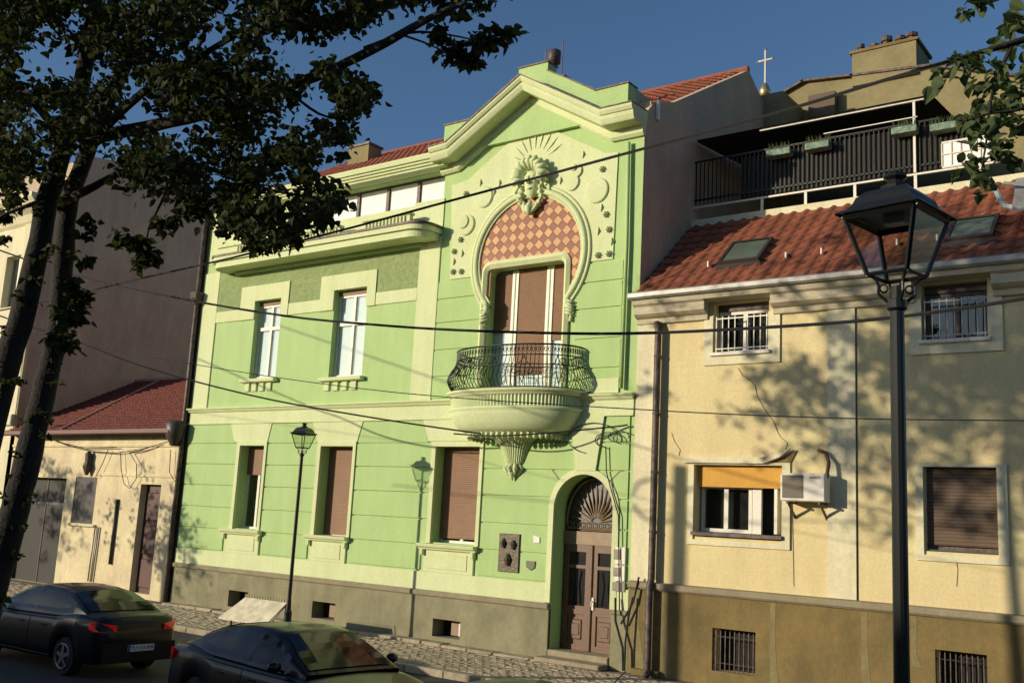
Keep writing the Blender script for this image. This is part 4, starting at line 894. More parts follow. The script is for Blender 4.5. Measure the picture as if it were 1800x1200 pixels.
# roof: courses of plain tiles as one mesh
mb = MB(); ny = 24
for k in range(ny):
    u, v = k/ny, (k+1)/ny; ya, za = -.42+5.02*u, 5.02+2.5*u; yb_, zb = -.42+5.02*v, 5.02+2.5*v; x = LX0
    while x < LX1:
        dz = random.uniform(.0,.02); mb.q((x+.01,ya,za+.045+dz),(min(x+.17,LX1),ya,za+.045+dz),(min(x+.17,LX1),yb_,zb+.02),(x+.01,yb_,zb+.02))
        mb.q((x+.01,ya,za),(min(x+.17,LX1),ya,za),(min(x+.17,LX1),ya,za+.045+dz),(x+.01,ya,za+.045+dz)); x += .18
mb.build('roof_tiles', TILED, LH, kind='stuff')
MB().q((LX0,-.42,5.0),(LX1,-.42,5.0),(LX1,4.6,7.5),(LX0,4.6,7.5)).q((LX0,4.6,7.5),(LX1,4.6,7.5),(LX1,9.6,5),(LX0,9.6,5)).build('roof_deck', TILED, LH)
MB().tube([(LX0,4.6,7.56),(LX1,4.6,7.56)], .09, 8).build('ridge', mat('pale_red_ridge', (.42,.26,.19), .8), LH)
MB().tube([(-32.5,-.4,5.10),(-34.6,4.6,7.57)], .035, 6).build('roof_seam', bpy.data.materials['pale_red_ridge'], LH)
MB().sweep([(LX0,5.05),(LX1,5.05)], [(-.38,.0),(-.55,0.0),(-.57,-.12),(-.5,-.16),(-.38,-.14)]).build('gutter', mat('dark_red_gutter', (.11,.03,.02), .6), LH)
MB().box(LX0,LX1,-.4,.0,4.93,4.985).build('soffit', DARKF, LH)
MB().box(LX0+.02,LX1,9.2,9.5,0,5).build('back_wall', OLDW, LH)
cb2 = thing('house_cables', 'sagging black cables strung along the low house front under the gutter', 'cable', (-30,-.2,4.4))
for pts in ([(92,772),(120,783),(160,793),(205,796),(250,789),(295,776)], [(100,776),(150,788),(205,786)], [(212,795),(213,825),(218,850),(228,858),(240,840),(240,815),(228,795)], [(190,790),(180,815),(168,838)], [(228,795),(245,792),(262,786)], [(300,790),(298,830),(310,850)]):
    MB().tube([atY(x, y, -.12) for x, y in pts], .014, 4).build('cable', CABLE, cb2)
tag(MB().lathe(-31.1,-.12,[(.02,4.4),(.12,4.3),(.10,4.05),(.16,3.9),(.05,3.62)],8).build('wall_ornament', PIPE), 'small grey lantern shaped fixture on the low house wall above the shuttered window', 'wall lamp')
# big house left behind
BH = thing('apartment_house', 'tall house with a bare grey brown side wall and cream front', 'house', (-40, 4, 0))
MB().prismx([(0,0),(0,13.75),(1.55,15.95),(4,16.3),(11,16.0),(14,14.5),(14,0)], LX0-.3, LX0-.01).build('side_wall', GABLE, BH)
mb = MB(); hs = [(-38.6-3.2*k, -37.4-3.2*k, z, z+2.0) for k in range(6) for z in (6.2, 9.8)]; wall_xz(mb, -60, LX0, 0, 13.6, hs, 0, .3); mb.build('front_wall', CREAMP, BH)
for h_ in hs: casement(BH, *h_, .22, 2, back=DARKIN)
MB().sweep([(-60,13.9),(LX0+.02,13.9)], [(0,0),(-.62,0),(-.62,-.15),(-.5,-.3),(-.4,-.5),(-.2,-.65),(-.1,-.9),(0,-1.0)]).build('cornice', CREAMP, BH)
MB().box(-37.3,LX0+.01,-.12,0,5,12.9).build('corner_pilaster', CREAMP, BH)
MB().cbox(-60,LX0+.03,-.25,0,5.3,5.7,.03).build('string_course', CREAMP, BH)
MB().q((-60,0,13.9),(LX0,0,13.9),(LX0,1.55,15.95),(-60,1.55,15.95)).q((-60,1.55,15.95),(LX0,1.55,15.95),(LX0,11,16.1),(-60,11,16.1)).build('roof', GABLE, BH)
pipe(BH, [(LX0+.06,-.05,13),(LX0+.06,-.05,5.2)], .06, CREAMP)
for x in (-42.5,-48): MB().lathe(x,-.1,[(.3,13.9),(.3,14.3),(.18,14.5),(.34,14.9),(.2,15.3),(.0,15.5)],10).build('finial', CREAMP, BH)
# houses across the street, behind the camera; they shade the road
for i, (x0, x1, hgt, lb) in enumerate(((-62,-44,7.6,'grey rendered row house opposite, far left'),(-43.8,-30,7.1,'sand coloured row house opposite, beside the grey one'),(-29.8,-14,7.5,'brown row house opposite the yellow house'),(-13.8,8,7.3,'low wide row house opposite, far right'))):
    B = thing('row_house', lb, 'house', ((x0+x1)/2,-34,0), 'row houses across the street')
    mt = (GABLE, CREAMB, BROWNP, CREAMB)[i]
    mb = MB(); hs = [(x, x+1.2, z, z+1.7) for x in [x0+1.5+2.8*k for k in range(int((x1-x0-2)/2.8))] for z in (1.2, 4.6)]
    wall_xz(mb, x0, x1, 0, hgt, hs, 0, .3); v2 = MB(); v2.v = [(x, -32-y, z) for x, y, z in mb.v]; v2.f = [tuple(reversed(f)) for f in mb.f]; v2.build('wall', mt, B)
    MB().box(x0,x1,-42,-32.4,0,hgt-.1).build('body', mt, B)
    MB().prismx([(-31.6,hgt),(-37,hgt+0.9),(-42.3,hgt)], x0, x1).build('roof', TILED, B)
# ================================================================== STREET LAMPS
def lamp(x, y, s, label):
    T = thing('street_lamp', label, 'street lamp', (x, y, 0), 'lantern street lamps')
    MB().lathe(x, y, [(.14,0),(.14,.08),(.10,.14),(.085,.5),(.09,.55),(.06,.62),(.043,.9),(.038,4.12),(.055,4.135),(.055,4.18),(.03,4.19),(.03,4.26)], 14).build('post', LAMPP, T, smooth=False)
    rot = s
    def cor(h, z): return [(x+h*math.cos(rot+math.pi/4+k*math.pi/2)*1.414, y+h*math.sin(rot+math.pi/4+k*math.pi/2)*1.414, z) for k in range(4)]
    a, b, r_ = .112, .20, 4.28
    lo, hi = cor(a, 4.32), cor(b, 4.64)
    mb = MB()
    for k in range(4):
        n = (k+1) % 4; mb.tube([lo[k], hi[k]], .014, 4); mb.tube([lo[k], lo[n]], .012, 4); mb.tube([hi[k], hi[n]], .018, 4)
    L_ = mb.build('lantern', LAMPP, T)
    for k in range(4): n = (k+1) % 4; MB().q(lo[k], lo[n], hi[n], hi[k]).build('pane', GLASSL, L_)
    ov = cor(b+.04, 4.65); ov2 = cor(b+.028, 4.665); mb = MB(); i = 0
    mb.v = ov+ov2; mb.f = [(0,1,5,4),(1,2,6,5),(2,3,7,6),(3,0,4,7)]
    st = [(b+.028,4.665),(b-.01,4.685),(b-.03,4.71),(b-.045,4.75),(b-.085,4.79),(.06,4.81)]
    rows = [cor(h_, z) for h_, z in st]
    for r1, r2 in zip(rows, rows[1:]):
        for k in range(4): n = (k+1) % 4; mb.q(r1[k], r1[n], r2[n], r2[k])
    mb.lathe(x, y, [(.075,4.80),(.08,4.825),(.045,4.84),(.04,4.86),(.065,4.875),(.055,4.90),(0,4.915)], 10); mb.build('hood', LAMPP, L_)
    MB().q(*cor(b+.02, 4.66)).build('hood_soffit', mat('reflector', (.5,.48,.38), .5) if 'reflector' not in bpy.data.materials else bpy.data.materials['reflector'], L_)
    MB().box(x-.06,x+.06,y-.04,y+.04,4.61,4.655).build('lamp_holder', WHITE, L_)
    mb = MB()
    for k in range(4):
        c = lo[k]; ux, uy = (c[0]-x)/math.hypot(c[0]-x, c[1]-y), (c[1]-y)/math.hypot(c[0]-x, c[1]-y); Rr = math.hypot(c[0]-x, c[1]-y)
        mb.tube([(x+ux*(.035+(Rr-.035)*t+.022*math.sin(2*math.pi*t)), y+uy*(.035+(Rr-.035)*t+.022*math.sin(2*math.pi*t)), 4.16+.16*t+.008*math.sin(3*math.pi*t)) for t in [q/12 for q in range(13)]], .009, 5)
        mb.tube([(x+ux*(.07+.022*math.cos(q)), y+uy*(.07+.022*math.cos(q)), 4.245+.022*math.sin(q)) for q in [2*math.pi*w_/10 for w_ in range(11)]], .006, 4)
    mb.build('scroll_bracket', LAMPP, T)
    return T
lamp(-18.43, -2.3, R(10), 'distant black lantern street lamp in front of the green house')
lp = atD(1580, 800, 5.4); lamp(lp.x, lp.y, R(-10), 'near black lantern street lamp on a thick post before the yellow house')
# tall old pole outside the frame at the left
UP = thing('utility_pole', 'tall pole with curled brackets beside the road, left of the frame', 'pole', (-20.1,-13,0))
MB().tube([(-20.1,-13,0),(-20.1,-13,7.7)], [.15,.14], 12).build('pole', PIPE, UP)
for s_ in (-1, 1):
    d = Vector((.78,-.62,0))*s_
    MB().tube([tuple(Vector((-20.1,-13,6.9))+d*(.42+.40*math.cos(t))+Vector((0,0,.42*math.sin(t)))) for t in [2*math.pi*k/20 for k in range(20)]], .035, 6).build('bracket', PIPE, UP)
# ================================================================== WIRES
def wire(pts, r, label, n=1):
    P = [Vector(p) for p in pts]; out = []
    for k in range(len(P)-1):
        for q_ in range(4):
            t = q_/4; p0 = P[max(k-1,0)]; p1 = P[k]; p2 = P[k+1]; p3 = P[min(k+2,len(P)-1)]
            out.append(.5*((2*p1)+(-p0+p2)*t+(2*p0-5*p1+4*p2-p3)*t*t+(-p0+3*p1-3*p2+p3)*t**3))
    out.append(P[-1]); return tag(MB().tube(out, r, 5).build('overhead_wire', CABLE), label, 'wire', 'overhead wires')
def line(pts, Y0, Y1): n = len(pts)-1; return [atY(x, y, Y0+(Y1-Y0)*(x-pts[0][0])/(pts[-1][0]-pts[0][0])) for x, y in pts]
wire(line([(-300,575),(-60,555),(120,520),(245,490),(400,455),(600,405),(785,355),(960,308),(1130,262),(1350,203),(1560,140),(1700,100),(1900,45)], -10, -12), .014, 'long grey wire climbing from lower left across the gable to the upper right')
wire(line([(-300,330),(0,440),(140,485),(320,525),(500,555),(650,570),(800,580),(1000,586),(1150,585),(1320,577),(1500,565),(1650,548),(1800,525),(2000,490)], -9, -10), .017, 'thick black twisted cable sagging across both house fronts at balcony door height')
wire(line([(-300,440),(0,555),(130,598),(240,640),(350,672),(480,703),(620,728),(740,747),(846,762)], -8, -.8), .020, 'thick black cable running down to the balcony underside')
wire(line([(-300,560),(0,575),(130,602),(400,650),(700,690),(1100,718),(1450,734),(1800,739),(2100,742)], -7, -9), .007, 'thinnest wire crossing below the balcony slab')
wire([Vector((-15.1,-.75,4.78)), Vector((-13.8,-1.0,4.70)), Vector((-12.6,-.8,4.76)), Vector((-11.2,-.2,4.95)), Vector((-10.9,-.1,5.0))], .018, 'black cable looped round the balcony bowl')
# ================================================================== WHITE SLANTED BOARD
WB = thing('slanted_board', 'low white slanted board with spikes along its top edge beside the far lamp', 'board', (-19.5,-2.6,0))
tb = [Vector((-20.35,-2.0,.72)), Vector((-18.80,-2.0,.72))]; lb_ = [Vector((-20.75,-2.42,.22)), Vector((-18.95,-2.42,.22))]
mb = MB(); mb.q(lb_[0],lb_[1],tb[1],tb[0]); mb.q(*[p-Vector((0,0,.03)) for p in (tb[0],tb[1],lb_[1],lb_[0])]); mb.q(lb_[0]-Vector((0,0,.03)),lb_[1]-Vector((0,0,.03)),lb_[1],lb_[0]); mb.build('board', mat('stained_white_board', (.72,.68,.5), .7, col2=(.45,.38,.26), vscale=5), WB)
for k in range(16): x = -20.3+k*.098; MB().tube([(x,-2.0,.69),(x+.005,-2.0,.80)], [.010,.004], 4).build('spike', IRON, WB)
for x in (-20.3,-18.85):
    MB().box(x-.02,x+.02,-2.02,-1.98,0,.67).build('leg', IRON, WB); MB().box(x-.02,x+.02,-2.42,-2.38,0,.2).build('leg', IRON, WB)
MB().tube([(-18.98,-2.45,.22),(-18.72,-2.0,.80)], .014, 5).build('edge_rod', BROWNP, WB)
# ================================================================== CARS
PAINT = mat('black_car_paint', (.005,.0055,.006), .35, spec=.25, coat=.25)
PAINTG = mat('dark_green_car_paint', (.004,.005,.005), .4, spec=.2, coat=.15)
CGLASS = mat('tinted_car_glass', (.008,.009,.011), .06, spec=.35)
RUB = mat('tyre_rubber', (.012,.012,.012), .8); RIM = mat('alloy_rim', (.25,.25,.25), .4, metal=.8)
TAILR = mat('red_tail_lens', (.65,.015,.012), .2, spec=.7, coat=.6); TAILR.node_tree.nodes['Principled BSDF'].inputs['Emission Color'].default_value = (1,.03,.02,1); TAILR.node_tree.nodes['Principled BSDF'].inputs['Emission Strength'].default_value = .10; PLATE = mat('number_plate_white', (.62,.64,.60), .5)  # weak red emission stands in for sun glinting on the tail lens
BLUEM = mat('plate_blue', (.03,.05,.30), .5)
def lerp(tab, x):
    if x <= tab[0][0]: return tab[0][1]
    for (a, va), (b, vb) in zip(tab, tab[1:]):
        if x <= b:
            t = (x-a)/(b-a); return va+(vb-va)*t
    return tab[-1][1]
def car(label, pos, head, paint, plate=None, antenna=False, mirror=True):
    """saloon, local +x forward"""
    T = thing('parked_car', label, 'car', pos, 'cars parked along the street'); T.rotation_euler = (0, 0, head); ORG[T.name] = (0,0,0)
    hood = [(-2.22,.80),(-2.20,.98),(-2.05,1.03),(-1.65,1.06),(-1.0,1.0),(0,.98),(.75,.97),(1.2,.93),(1.8,.84),(2.1,.72),(2.22,.55)]
    wid = [(-2.22,.66),(-2.1,.80),(-1.7,.87),(-.5,.885),(.8,.88),(1.6,.85),(2.0,.76),(2.22,.58)]
    bot = [(-2.22,.42),(-2.1,.25),(2.1,.22),(2.22,.38)]
    def wheelcut(x):
        for c in (-1.32, 1.34):
            if abs(x-c) < .36: return .32+math.sqrt(max(.36**2-(x-c)**2, 0))*.98
        return 0
    N = 68; xs = sorted({-2.22+4.44*k/N for k in range(N+1)}); mb = MB(); sec = 11
    for x in xs:
        w_, zt, zb = lerp(wid, x), lerp(hood, x), lerp(bot, x); zc = max(zb, wheelcut(x)); hgt = zt-zc
        prof = [(0,zb),(w_*.9,max(zb,zc-.02)),(w_*.97,zc+.01),(w_*1.0,zc+hgt*.25),(w_*1.01,zc+hgt*.5),(w_*.99,zc+hgt*.74),(w_*.965,zc+hgt*.9),(w_*.90,zc+hgt*.975),(w_*.7,zt+.005),(w_*.35,zt+.02),(0,zt+.025)]
        for y, z in prof: mb.v.append((x, -y, z))
        for y, z in reversed(prof[1:-1]): mb.v.append((x, y, z))
    m_ = sec*2-2
    for k in range(len(xs)-1):
        for j in range(m_): j2 = (j+1) % m_; mb.f.append((k*m_+j, k*m_+j2, (k+1)*m_+j2, (k+1)*m_+j))
    mb.f.append(tuple(reversed(range(m_)))); mb.f.append(tuple((len(xs)-1)*m_+j for j in range(m_)))
    B = mb.build('body', paint, T, smooth=True)
    # cabin
    roof = [(-1.75,1.04),(-1.45,1.20),(-1.0,1.36),(-.6,1.41),(-.1,1.43),(.25,1.40),(.6,1.25),(1.12,.98)]
    rw = [(-1.75,.62),(-1.0,.60),(0,.61),(.4,.60),(1.12,.66)]; bw = [(-1.75,.74),(-1.0,.83),(.5,.84),(1.12,.78)]
    xs = [-1.75+2.87*k/40 for k in range(41)]; mb = MB(); rows = []
    for x in xs:
        zr, zb = lerp(roof, x), lerp(hood, x)-.02; t = max(0.0, min(1, (zr-zb)/.42)); wr = lerp(bw, x)+(lerp(rw, x)-lerp(bw, x))*t; wb = lerp(bw, x)
        prof = [(wb,zb),(wb+(wr-wb)*.5,zb+(zr-zb)*.5),(wr*1.0,zb+(zr-zb)*.88),(wr*.93,zb+(zr-zb)*.975),(wr*.6,zr+.012*t),(0,zr+.022*t)]
        row = [(x,-y,z) for y, z in prof]+[(x,y,z) for y, z in reversed(prof[:-1])]; rows.append(row); mb.v += row
    m_ = 11
    for k in range(len(xs)-1):
        for j in range(m_-1): mb.f.append((k*m_+j, k*m_+j+1, (k+1)*m_+j+1, (k+1)*m_+j))
    mb.build('cabin', paint, T, smooth=True)
    def side(s_, x0, x1, nm='side_window'):
        pts = [x0+(x1-x0)*k/8 for k in range(9)]; g_ = MB(); lo, up = [], []
        for x in pts:
            zr, zb = lerp(roof, x), lerp(hood, x)-.02; t = max(0.0, min(1, (zr-zb)/.42)); wr = lerp(bw, x)+(lerp(rw, x)-lerp(bw, x))*t; wb = lerp(bw, x)
            def pt(u): return (x, s_*(wb+(wr-wb)*min(u/.88, 1)+.008), zb+(zr-zb)*u)
            lo.append(pt(.12)); up.append(pt(.84))
        for k in range(8): g_.q(lo[k], lo[k+1], up[k+1], up[k]) if s_ < 0 else g_.q(lo[k+1], lo[k], up[k], up[k+1])
        g_.build(nm, CGLASS, T, smooth=True)
    for s_ in (-1, 1): side(s_, -1.35, -.93, 'quarter_window'); side(s_, -.90, -.20); side(s_, -.15, .72)
    def screen(x0, x1, nm):
        g_ = MB(); pts = [x0+(x1-x0)*k/6 for k in range(7)]; rr = []
        for x in pts:
            zr = lerp(roof, x); zb = lerp(hood, x)-.02; t = max(0.0, min(1, (zr-zb)/.42)); wr = (lerp(bw, x)+(lerp(rw, x)-lerp(bw, x))*t)*.90
            rr.append([(x, wr*(-1+2*q/6), zr+.012*t+.014+.012*t*(1-abs(-1+2*q/6)) - (.02*t if q in (0, 6) else 0)) for q in range(7)])
        for a, b in zip(rr, rr[1:]):
            for q in range(6): g_.q(a[q], b[q], b[q+1], a[q+1])
        g_.build(nm, CGLASS, T, smooth=True)
    screen(.34, 1.05, 'windscreen'); screen(-1.68, -1.02, 'rear_window')
    for wx in (-1.32, 1.34):
        for s_ in (-1, 1):
            mb = MB(); mb.lathe(0, 0, [(.0,-.10),(.20,-.10),(.22,-.11),(.30,-.11),(.32,-.08),(.32,.10),(.28,.12)], 28)
            m2 = MB(); m2.v = [(wx+a, s_*(.74-c if True else 0), .32+b) for a, b, c in mb.v]; m2.f = mb.f if s_ > 0 else [tuple(reversed(f)) for f in mb.f]
            Wh = m2.build('wheel', RUB, T, smooth=False)
            r3 = MB()
            for q in range(5):
                t = 2*math.pi*q/5+.3; c, s2 = math.cos(t), math.sin(t); p_ = (-s2*.035, c*.035)
                r3.q((wx+p_[0], s_*.868, .32+p_[1]),(wx-p_[0], s_*.868, .32-p_[1]),(wx+c*.21-p_[0]*.8, s_*.860, .32+s2*.21-p_[1]*.8),(wx+c*.21+p_[0]*.8, s_*.860, .32+s2*.21+p_[1]*.8))
            r3.tube([(wx+.205*math.cos(2*math.pi*k/24), s_*.858, .32+.205*math.sin(2*math.pi*k/24)) for k in range(25)], .014, 5)
            r3.tube([(wx, s_*.84, .32),(wx, s_*.872, .32)], .045, 8); r3.build('rim', RIM, Wh)
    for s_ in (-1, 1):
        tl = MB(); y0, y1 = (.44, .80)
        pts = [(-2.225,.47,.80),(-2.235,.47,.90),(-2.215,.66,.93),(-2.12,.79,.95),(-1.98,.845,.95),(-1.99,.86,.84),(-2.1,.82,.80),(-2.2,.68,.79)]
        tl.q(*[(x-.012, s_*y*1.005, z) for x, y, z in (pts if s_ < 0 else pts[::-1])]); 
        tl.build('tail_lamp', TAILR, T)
        hl_ = MB(); hl_.q(*[(x, s_*y, z) for x, y, z in ((2.17,.40,.62),(2.12,.62,.64),(1.93,.80,.70),(1.95,.78,.78),(2.06,.6,.76),(2.13,.42,.70))]); hl_.build('headlight', GLASSL, T)
        if mirror:
            mi = MB(); mi.lathe(0,0,[(0,-.09),(.05,-.08),(.075,0),(.05,.08),(0,.09)],10); m2 = MB(); m2.v = [(.72+a*.8, s_*(.98+c), 1.04+b) for a, b, c in mi.v]; m2.f = mi.f
            m2.tube([(.74, s_*.84, .97),(.73, s_*.93, 1.02)], .02, 6); m2.build('door_mirror', PAINT, T, smooth=True)
        h2 = MB()
        for hx_ in (-.72, .02): h2.box(hx_, hx_+.15, s_*.882-.008, s_*.882+.012, .78, .80)
        h2.build('door_handle', paint, T)
        MB().tube([(-1.7,s_*.845,.925),(-1.0,s_*.872,.925),(0,s_*.872,.905),(.9,s_*.86,.895)], .008, 4).build('waist_moulding', CGLASS, T)
    MB().box(-2.295,-2.19,-.70,.70,.28,.60).build('rear_bumper', paint, T)
    MB().cbox(-2.10,-2.02,-.6,.6,1.035,1.06,.01).build('boot_spoiler', paint, T) if False else None
    for s_ in (-1, 1):
        for sx in (-.98, -.17, .80):
            w_ = lerp(wid, sx); zt, zb = lerp(hood, sx), .24; hh = zt-zb
            MB().tube([(sx+(.10 if sx < -.5 else 0)*(1-u), s_*(w_*f+.001), zb+hh*u) for u, f in ((.02,.97),(.25,1.0),(.5,1.01),(.74,.99),(.9,.965))], .0055, 4).build('door_seam', CGLASS, T)
        MB().tube([(x_, s_*(lerp(wid, x_)*1.0+.004), .30) for x_ in [-.95+.25*k for k in range(8)]], .012, 4).build('sill_trim', RUB, T)
    MB().tube([(-2.06,y_,1.035-.02*abs(y_)) for y_ in [-.66+.12*k for k in range(12)]], .006, 4).build('boot_seam', CGLASS, T)
    if plate:
        P = MB().box(-2.31,-2.295,-.26,.26,.46,.57).build('number_plate', PLATE, T); MB().box(-2.313,-2.31,.215,.26,.46,.57).build('plate_band', BLUEM, P)
        text(plate, .095, (-2.312,-.02,.515), (R(90),0,R(-90)), DARKIN, P)
    if antenna: MB().tube([(-1.1,0,1.38),(-1.45,0,1.72)], .006, 5).lathe(-1.1,0,[(.03,1.36),(.02,1.42),(0,1.43)],8).build('antenna', DARKF, T)
    return T
car('black saloon at the left seen from behind with red tail lamps and white plate', (-18.35,-7.75,-.13), R(181), PAINT, 'YU 115-MA')
car('black saloon nearer the camera, roof and windscreen in view below the slanted board', (-10.95,-8.62,-.13), R(-6), PAINT)
car('dark car at the bottom edge before the door, only its roof showing', (-6.35,-10.2,-.13), R(178), PAINTG, antenna=True)
# ================================================================== TREES
def leaf_at(mb, p, s, rnd):
    d = Vector((rnd.uniform(-1,1), rnd.uniform(-1,1), rnd.uniform(-.9,.2))).normalized(); n = Vector((rnd.uniform(-1,1), rnd.uniform(-1,1), rnd.uniform(.0,1.6)))
    a = d.cross(n)
    if a.length < .05: return
    a.normalize(); n = a.cross(d); s2 = s*rnd.uniform(.5,1.3); f_ = n*s2*.12
    pts = [p, p+d*s2*.10+a*s2*.30+f_*.6, p+d*s2*.38+a*s2*.42+f_, p+d*s2*.70+a*s2*.24+f_*.6, p+d*s2*1.02-n*s2*.12, p+d*s2*.70-a*s2*.24+f_*.6, p+d*s2*.38-a*s2*.42+f_, p+d*s2*.10-a*s2*.30+f_*.6]
    i = len(mb.v); mb.v += [tuple(q) for q in pts]; mb.f += [(i,i+1,i+2,i+3,i+4),(i,i+4,i+5,i+6,i+7)]
def clump(mb, c, r, n, s, rnd, flat=.6):
    for _ in range(n):
        v = Vector((rnd.gauss(0,.45), rnd.gauss(0,.45), rnd.gauss(0,.45)*flat))*r
        leaf_at(mb, c+v, s, rnd)
def inpoly(x, y, P):
    c = False; j = len(P)-1
    for i in range(len(P)):
        if (P[i][1] > y) != (P[j][1] > y) and x < (P[j][0]-P[i][0])*(y-P[i][1])/(P[j][1]-P[i][1])+P[i][0]: c = not c
        j = i
    return c
rnd = random.Random(11)
def limb(mb, pts, rs, n=8):
    P = [Vector(p) for p in pts]; out, ro = [], []
    for k in range(len(P)-1):
        for q_ in range(4):
            t = q_/4; p0 = P[max(k-1,0)]; p1 = P[k]; p2 = P[k+1]; p3 = P[min(k+2,len(P)-1)]
            c = .5*((2*p1)+(-p0+p2)*t+(2*p0-5*p1+4*p2-p3)*t*t+(-p0+3*p1-3*p2+p3)*t**3); r_ = rs[k]+(rs[k+1]-rs[k])*t
            nz = mnoise.noise_vector(c*3)*r_*.22; out.append(c+nz); ro.append(r_*(1+.10*mnoise.noise(c*7)))
    out.append(P[-1]); ro.append(rs[-1]); mb.tube(out, ro, n)
base = atD(-110, 1330, 11.8); base.z = -.14
LT = thing('lime_tree', 'big dark lime tree with two leaning trunks at the left edge, crown over the street', 'tree', (base.x, base.y, -.14))
tA = [(-110,1290,11.8),(-75,1050,11.8),(-40,850,11.9),(12,650,12.0),(52,500,12.0),(85,350,12.1),(113,250,12.2),(150,120,12.3),(165,-20,12.4),(180,-180,12.5)]
tB = [(-60,1290,12.4),(-30,1090,12.4),(0,985,12.4),(28,890,12.4),(50,790,12.4),(80,670,12.5),(103,570,12.5),(113,437,12.6),(124,350,12.7),(155,265,12.8),(190,180,12.9),(235,80,13.0),(270,-60,13.2)]
for tt, w0 in ((tA, [.20,.185,.175,.165,.15,.14,.12,.10,.08,.05]), (tB, [.23,.21,.20,.19,.175,.155,.14,.13,.12,.11,.095,.08,.05])):
    mb = MB(); limb(mb, [atD(x, y, d) for x, y, d in tt], [q*.88 for q in w0], 12); mb.build('trunk', BARK, LT, smooth=True)
br = [([(170,240,12.8),(300,215,12),(400,190,11.5),(500,155,11),(580,125,10.6),(680,75,10.2),(760,30,10),(820,5,9.9)], [.09,.075,.065,.06,.05,.045,.035,.02]),
      ([(125,350,12.7),(180,320,12.3),(230,300,12),(300,285,11.6),(380,300,11.4),(460,330,11.2),(540,345,11)], [.06,.045,.04,.035,.03,.02,.012]),
      ([(150,265,12.8),(230,180,12),(320,120,11.4),(420,60,11),(520,20,10.6)], [.06,.05,.04,.03,.02]),
      ([(113,250,12.2),(60,180,12),(0,140,12.2),(-60,110,12.4)], [.06,.05,.04,.03]), ([(85,350,12.1),(40,365,12),(0,380,12)], [.04,.025,.015]),
      ([(165,60,12.3),(250,20,12),(340,-10,11.6)], [.05,.04,.03]), ([(300,285,11.6),(290,340,11.5),(262,400,11.4),(255,440,11.4),(230,455,11.4)], [.02,.016,.012,.01,.006]),
      ([(640,85,10.4),(720,58,10.2),(790,62,10.1),(850,75,10.1)], [.02,.014,.01,.006]), ([(700,60,10.2),(745,75,10.2),(790,95,10.1)], [.012,.01,.006]),
      ([(500,155,11),(560,200,10.9),(610,210,10.8)], [.02,.014,.008]), ([(460,330,11.2),(500,390,11.1),(520,425,11.1)], [.015,.01,.006]), ([(150,120,12.3),(144,80,12.1),(158,10,12)], [.03,.03,.025])]
mb = MB()
for pts, rs in br: limb(mb, [atD(*p) for p in pts], rs, 7)
mb.build('branches', BARK, LT, smooth=True)
OUT = [(-80,-80),(760,-80),(680,-10),(655,25),(600,45),(560,70),(575,110),(610,135),(645,150),(655,172),(600,190),(565,185),(560,205),(600,235),(598,255),(560,270),(545,290),(560,315),(585,335),(590,362),(545,372),(568,384),(505,402),(515,432),(455,435),(430,415),(385,395),(330,365),(305,330),(255,325),(205,290),(175,265),(130,240),(85,240),(60,285),(35,300),(10,330),(-80,340)]
HOL = [(72,112,52,28),(125,128,22,14),(228,208,34,22),(285,228,22,14),(402,72,12,10),(525,95,34,26),(550,165,22,14),(470,240,16,10),(440,30,0,0),(228,132,16,8),(75,55,16,10),(500,320,14,8),(455,270,10,8)]
cr = MB(); n_c = 0
while n_c < 510:
    x, y = rnd.uniform(-80,700), rnd.uniform(-80,440)
    if mnoise.noise(Vector((x/34, y/34, 3.3))) > .19 or not inpoly(x, y, OUT) or any(a > 0 and ((x-h0)/(a+15))**2+((y-h1)/(b+13))**2 < 1 for h0, h1, a, b in HOL): continue
    dep = rnd.uniform(9.8,13.6) if x < 450 else rnd.uniform(9.8,12.0)
    clump(cr, atD(x, y, dep), .20 if x > 380 else .27, 44, .092, rnd, .7); n_c += 1
for x, y, r_, n in [(770,68,18,30),(800,90,22,60),(830,105,16,40),(845,72,18,45),(880,65,20,50),(900,60,10,14),(820,112,12,20),(775,50,10,10),(790,0,35,90),(840,-5,30,60),(740,-5,25,50),(640,155,12,25),(630,190,14,30),(600,238,14,30),(595,272,10,15),(590,352,14,30),(570,383,14,28),(510,405,16,40),(520,428,10,16),(455,430,16,34),(400,400,16,34),(345,372,16,30),(215,418,15,26),(250,428,15,30),(262,448,14,28),(245,462,9,12),(270,455,10,16),(290,395,16,30),(318,380,12,20),(160,395,12,18),(152,412,9,10),(150,460,12,22),(125,500,14,26),(140,520,16,34),(120,560,18,40),(135,545,14,28),(110,600,16,30),(145,565,10,12),(125,610,12,18),(150,525,8,8),(30,310,16,30),(20,350,16,30),(10,380,14,22),(40,290,14,24),(0,420,12,14),(95,590,8,8),(85,300,10,14),(600,205,10,14),(660,170,10,12)]:
    clump(cr, atD(x, y, 11.2 if x > 200 else 12.2), r_/1793*11.2*1.25, int(n*1.5), .105, rnd, .8)
for tt in (tA, tB):
    for (x0,y0,d0),(x1,y1,d1) in zip(tt, tt[1:]):
        for q in range(5):
            t = rnd.random(); clump(cr, atD(x0+(x1-x0)*t+rnd.uniform(-22,26), y0+(y1-y0)*t, d0-.1), .10, 9, .08, rnd)
cr.build('crown', LEAF, LT, kind='stuff')
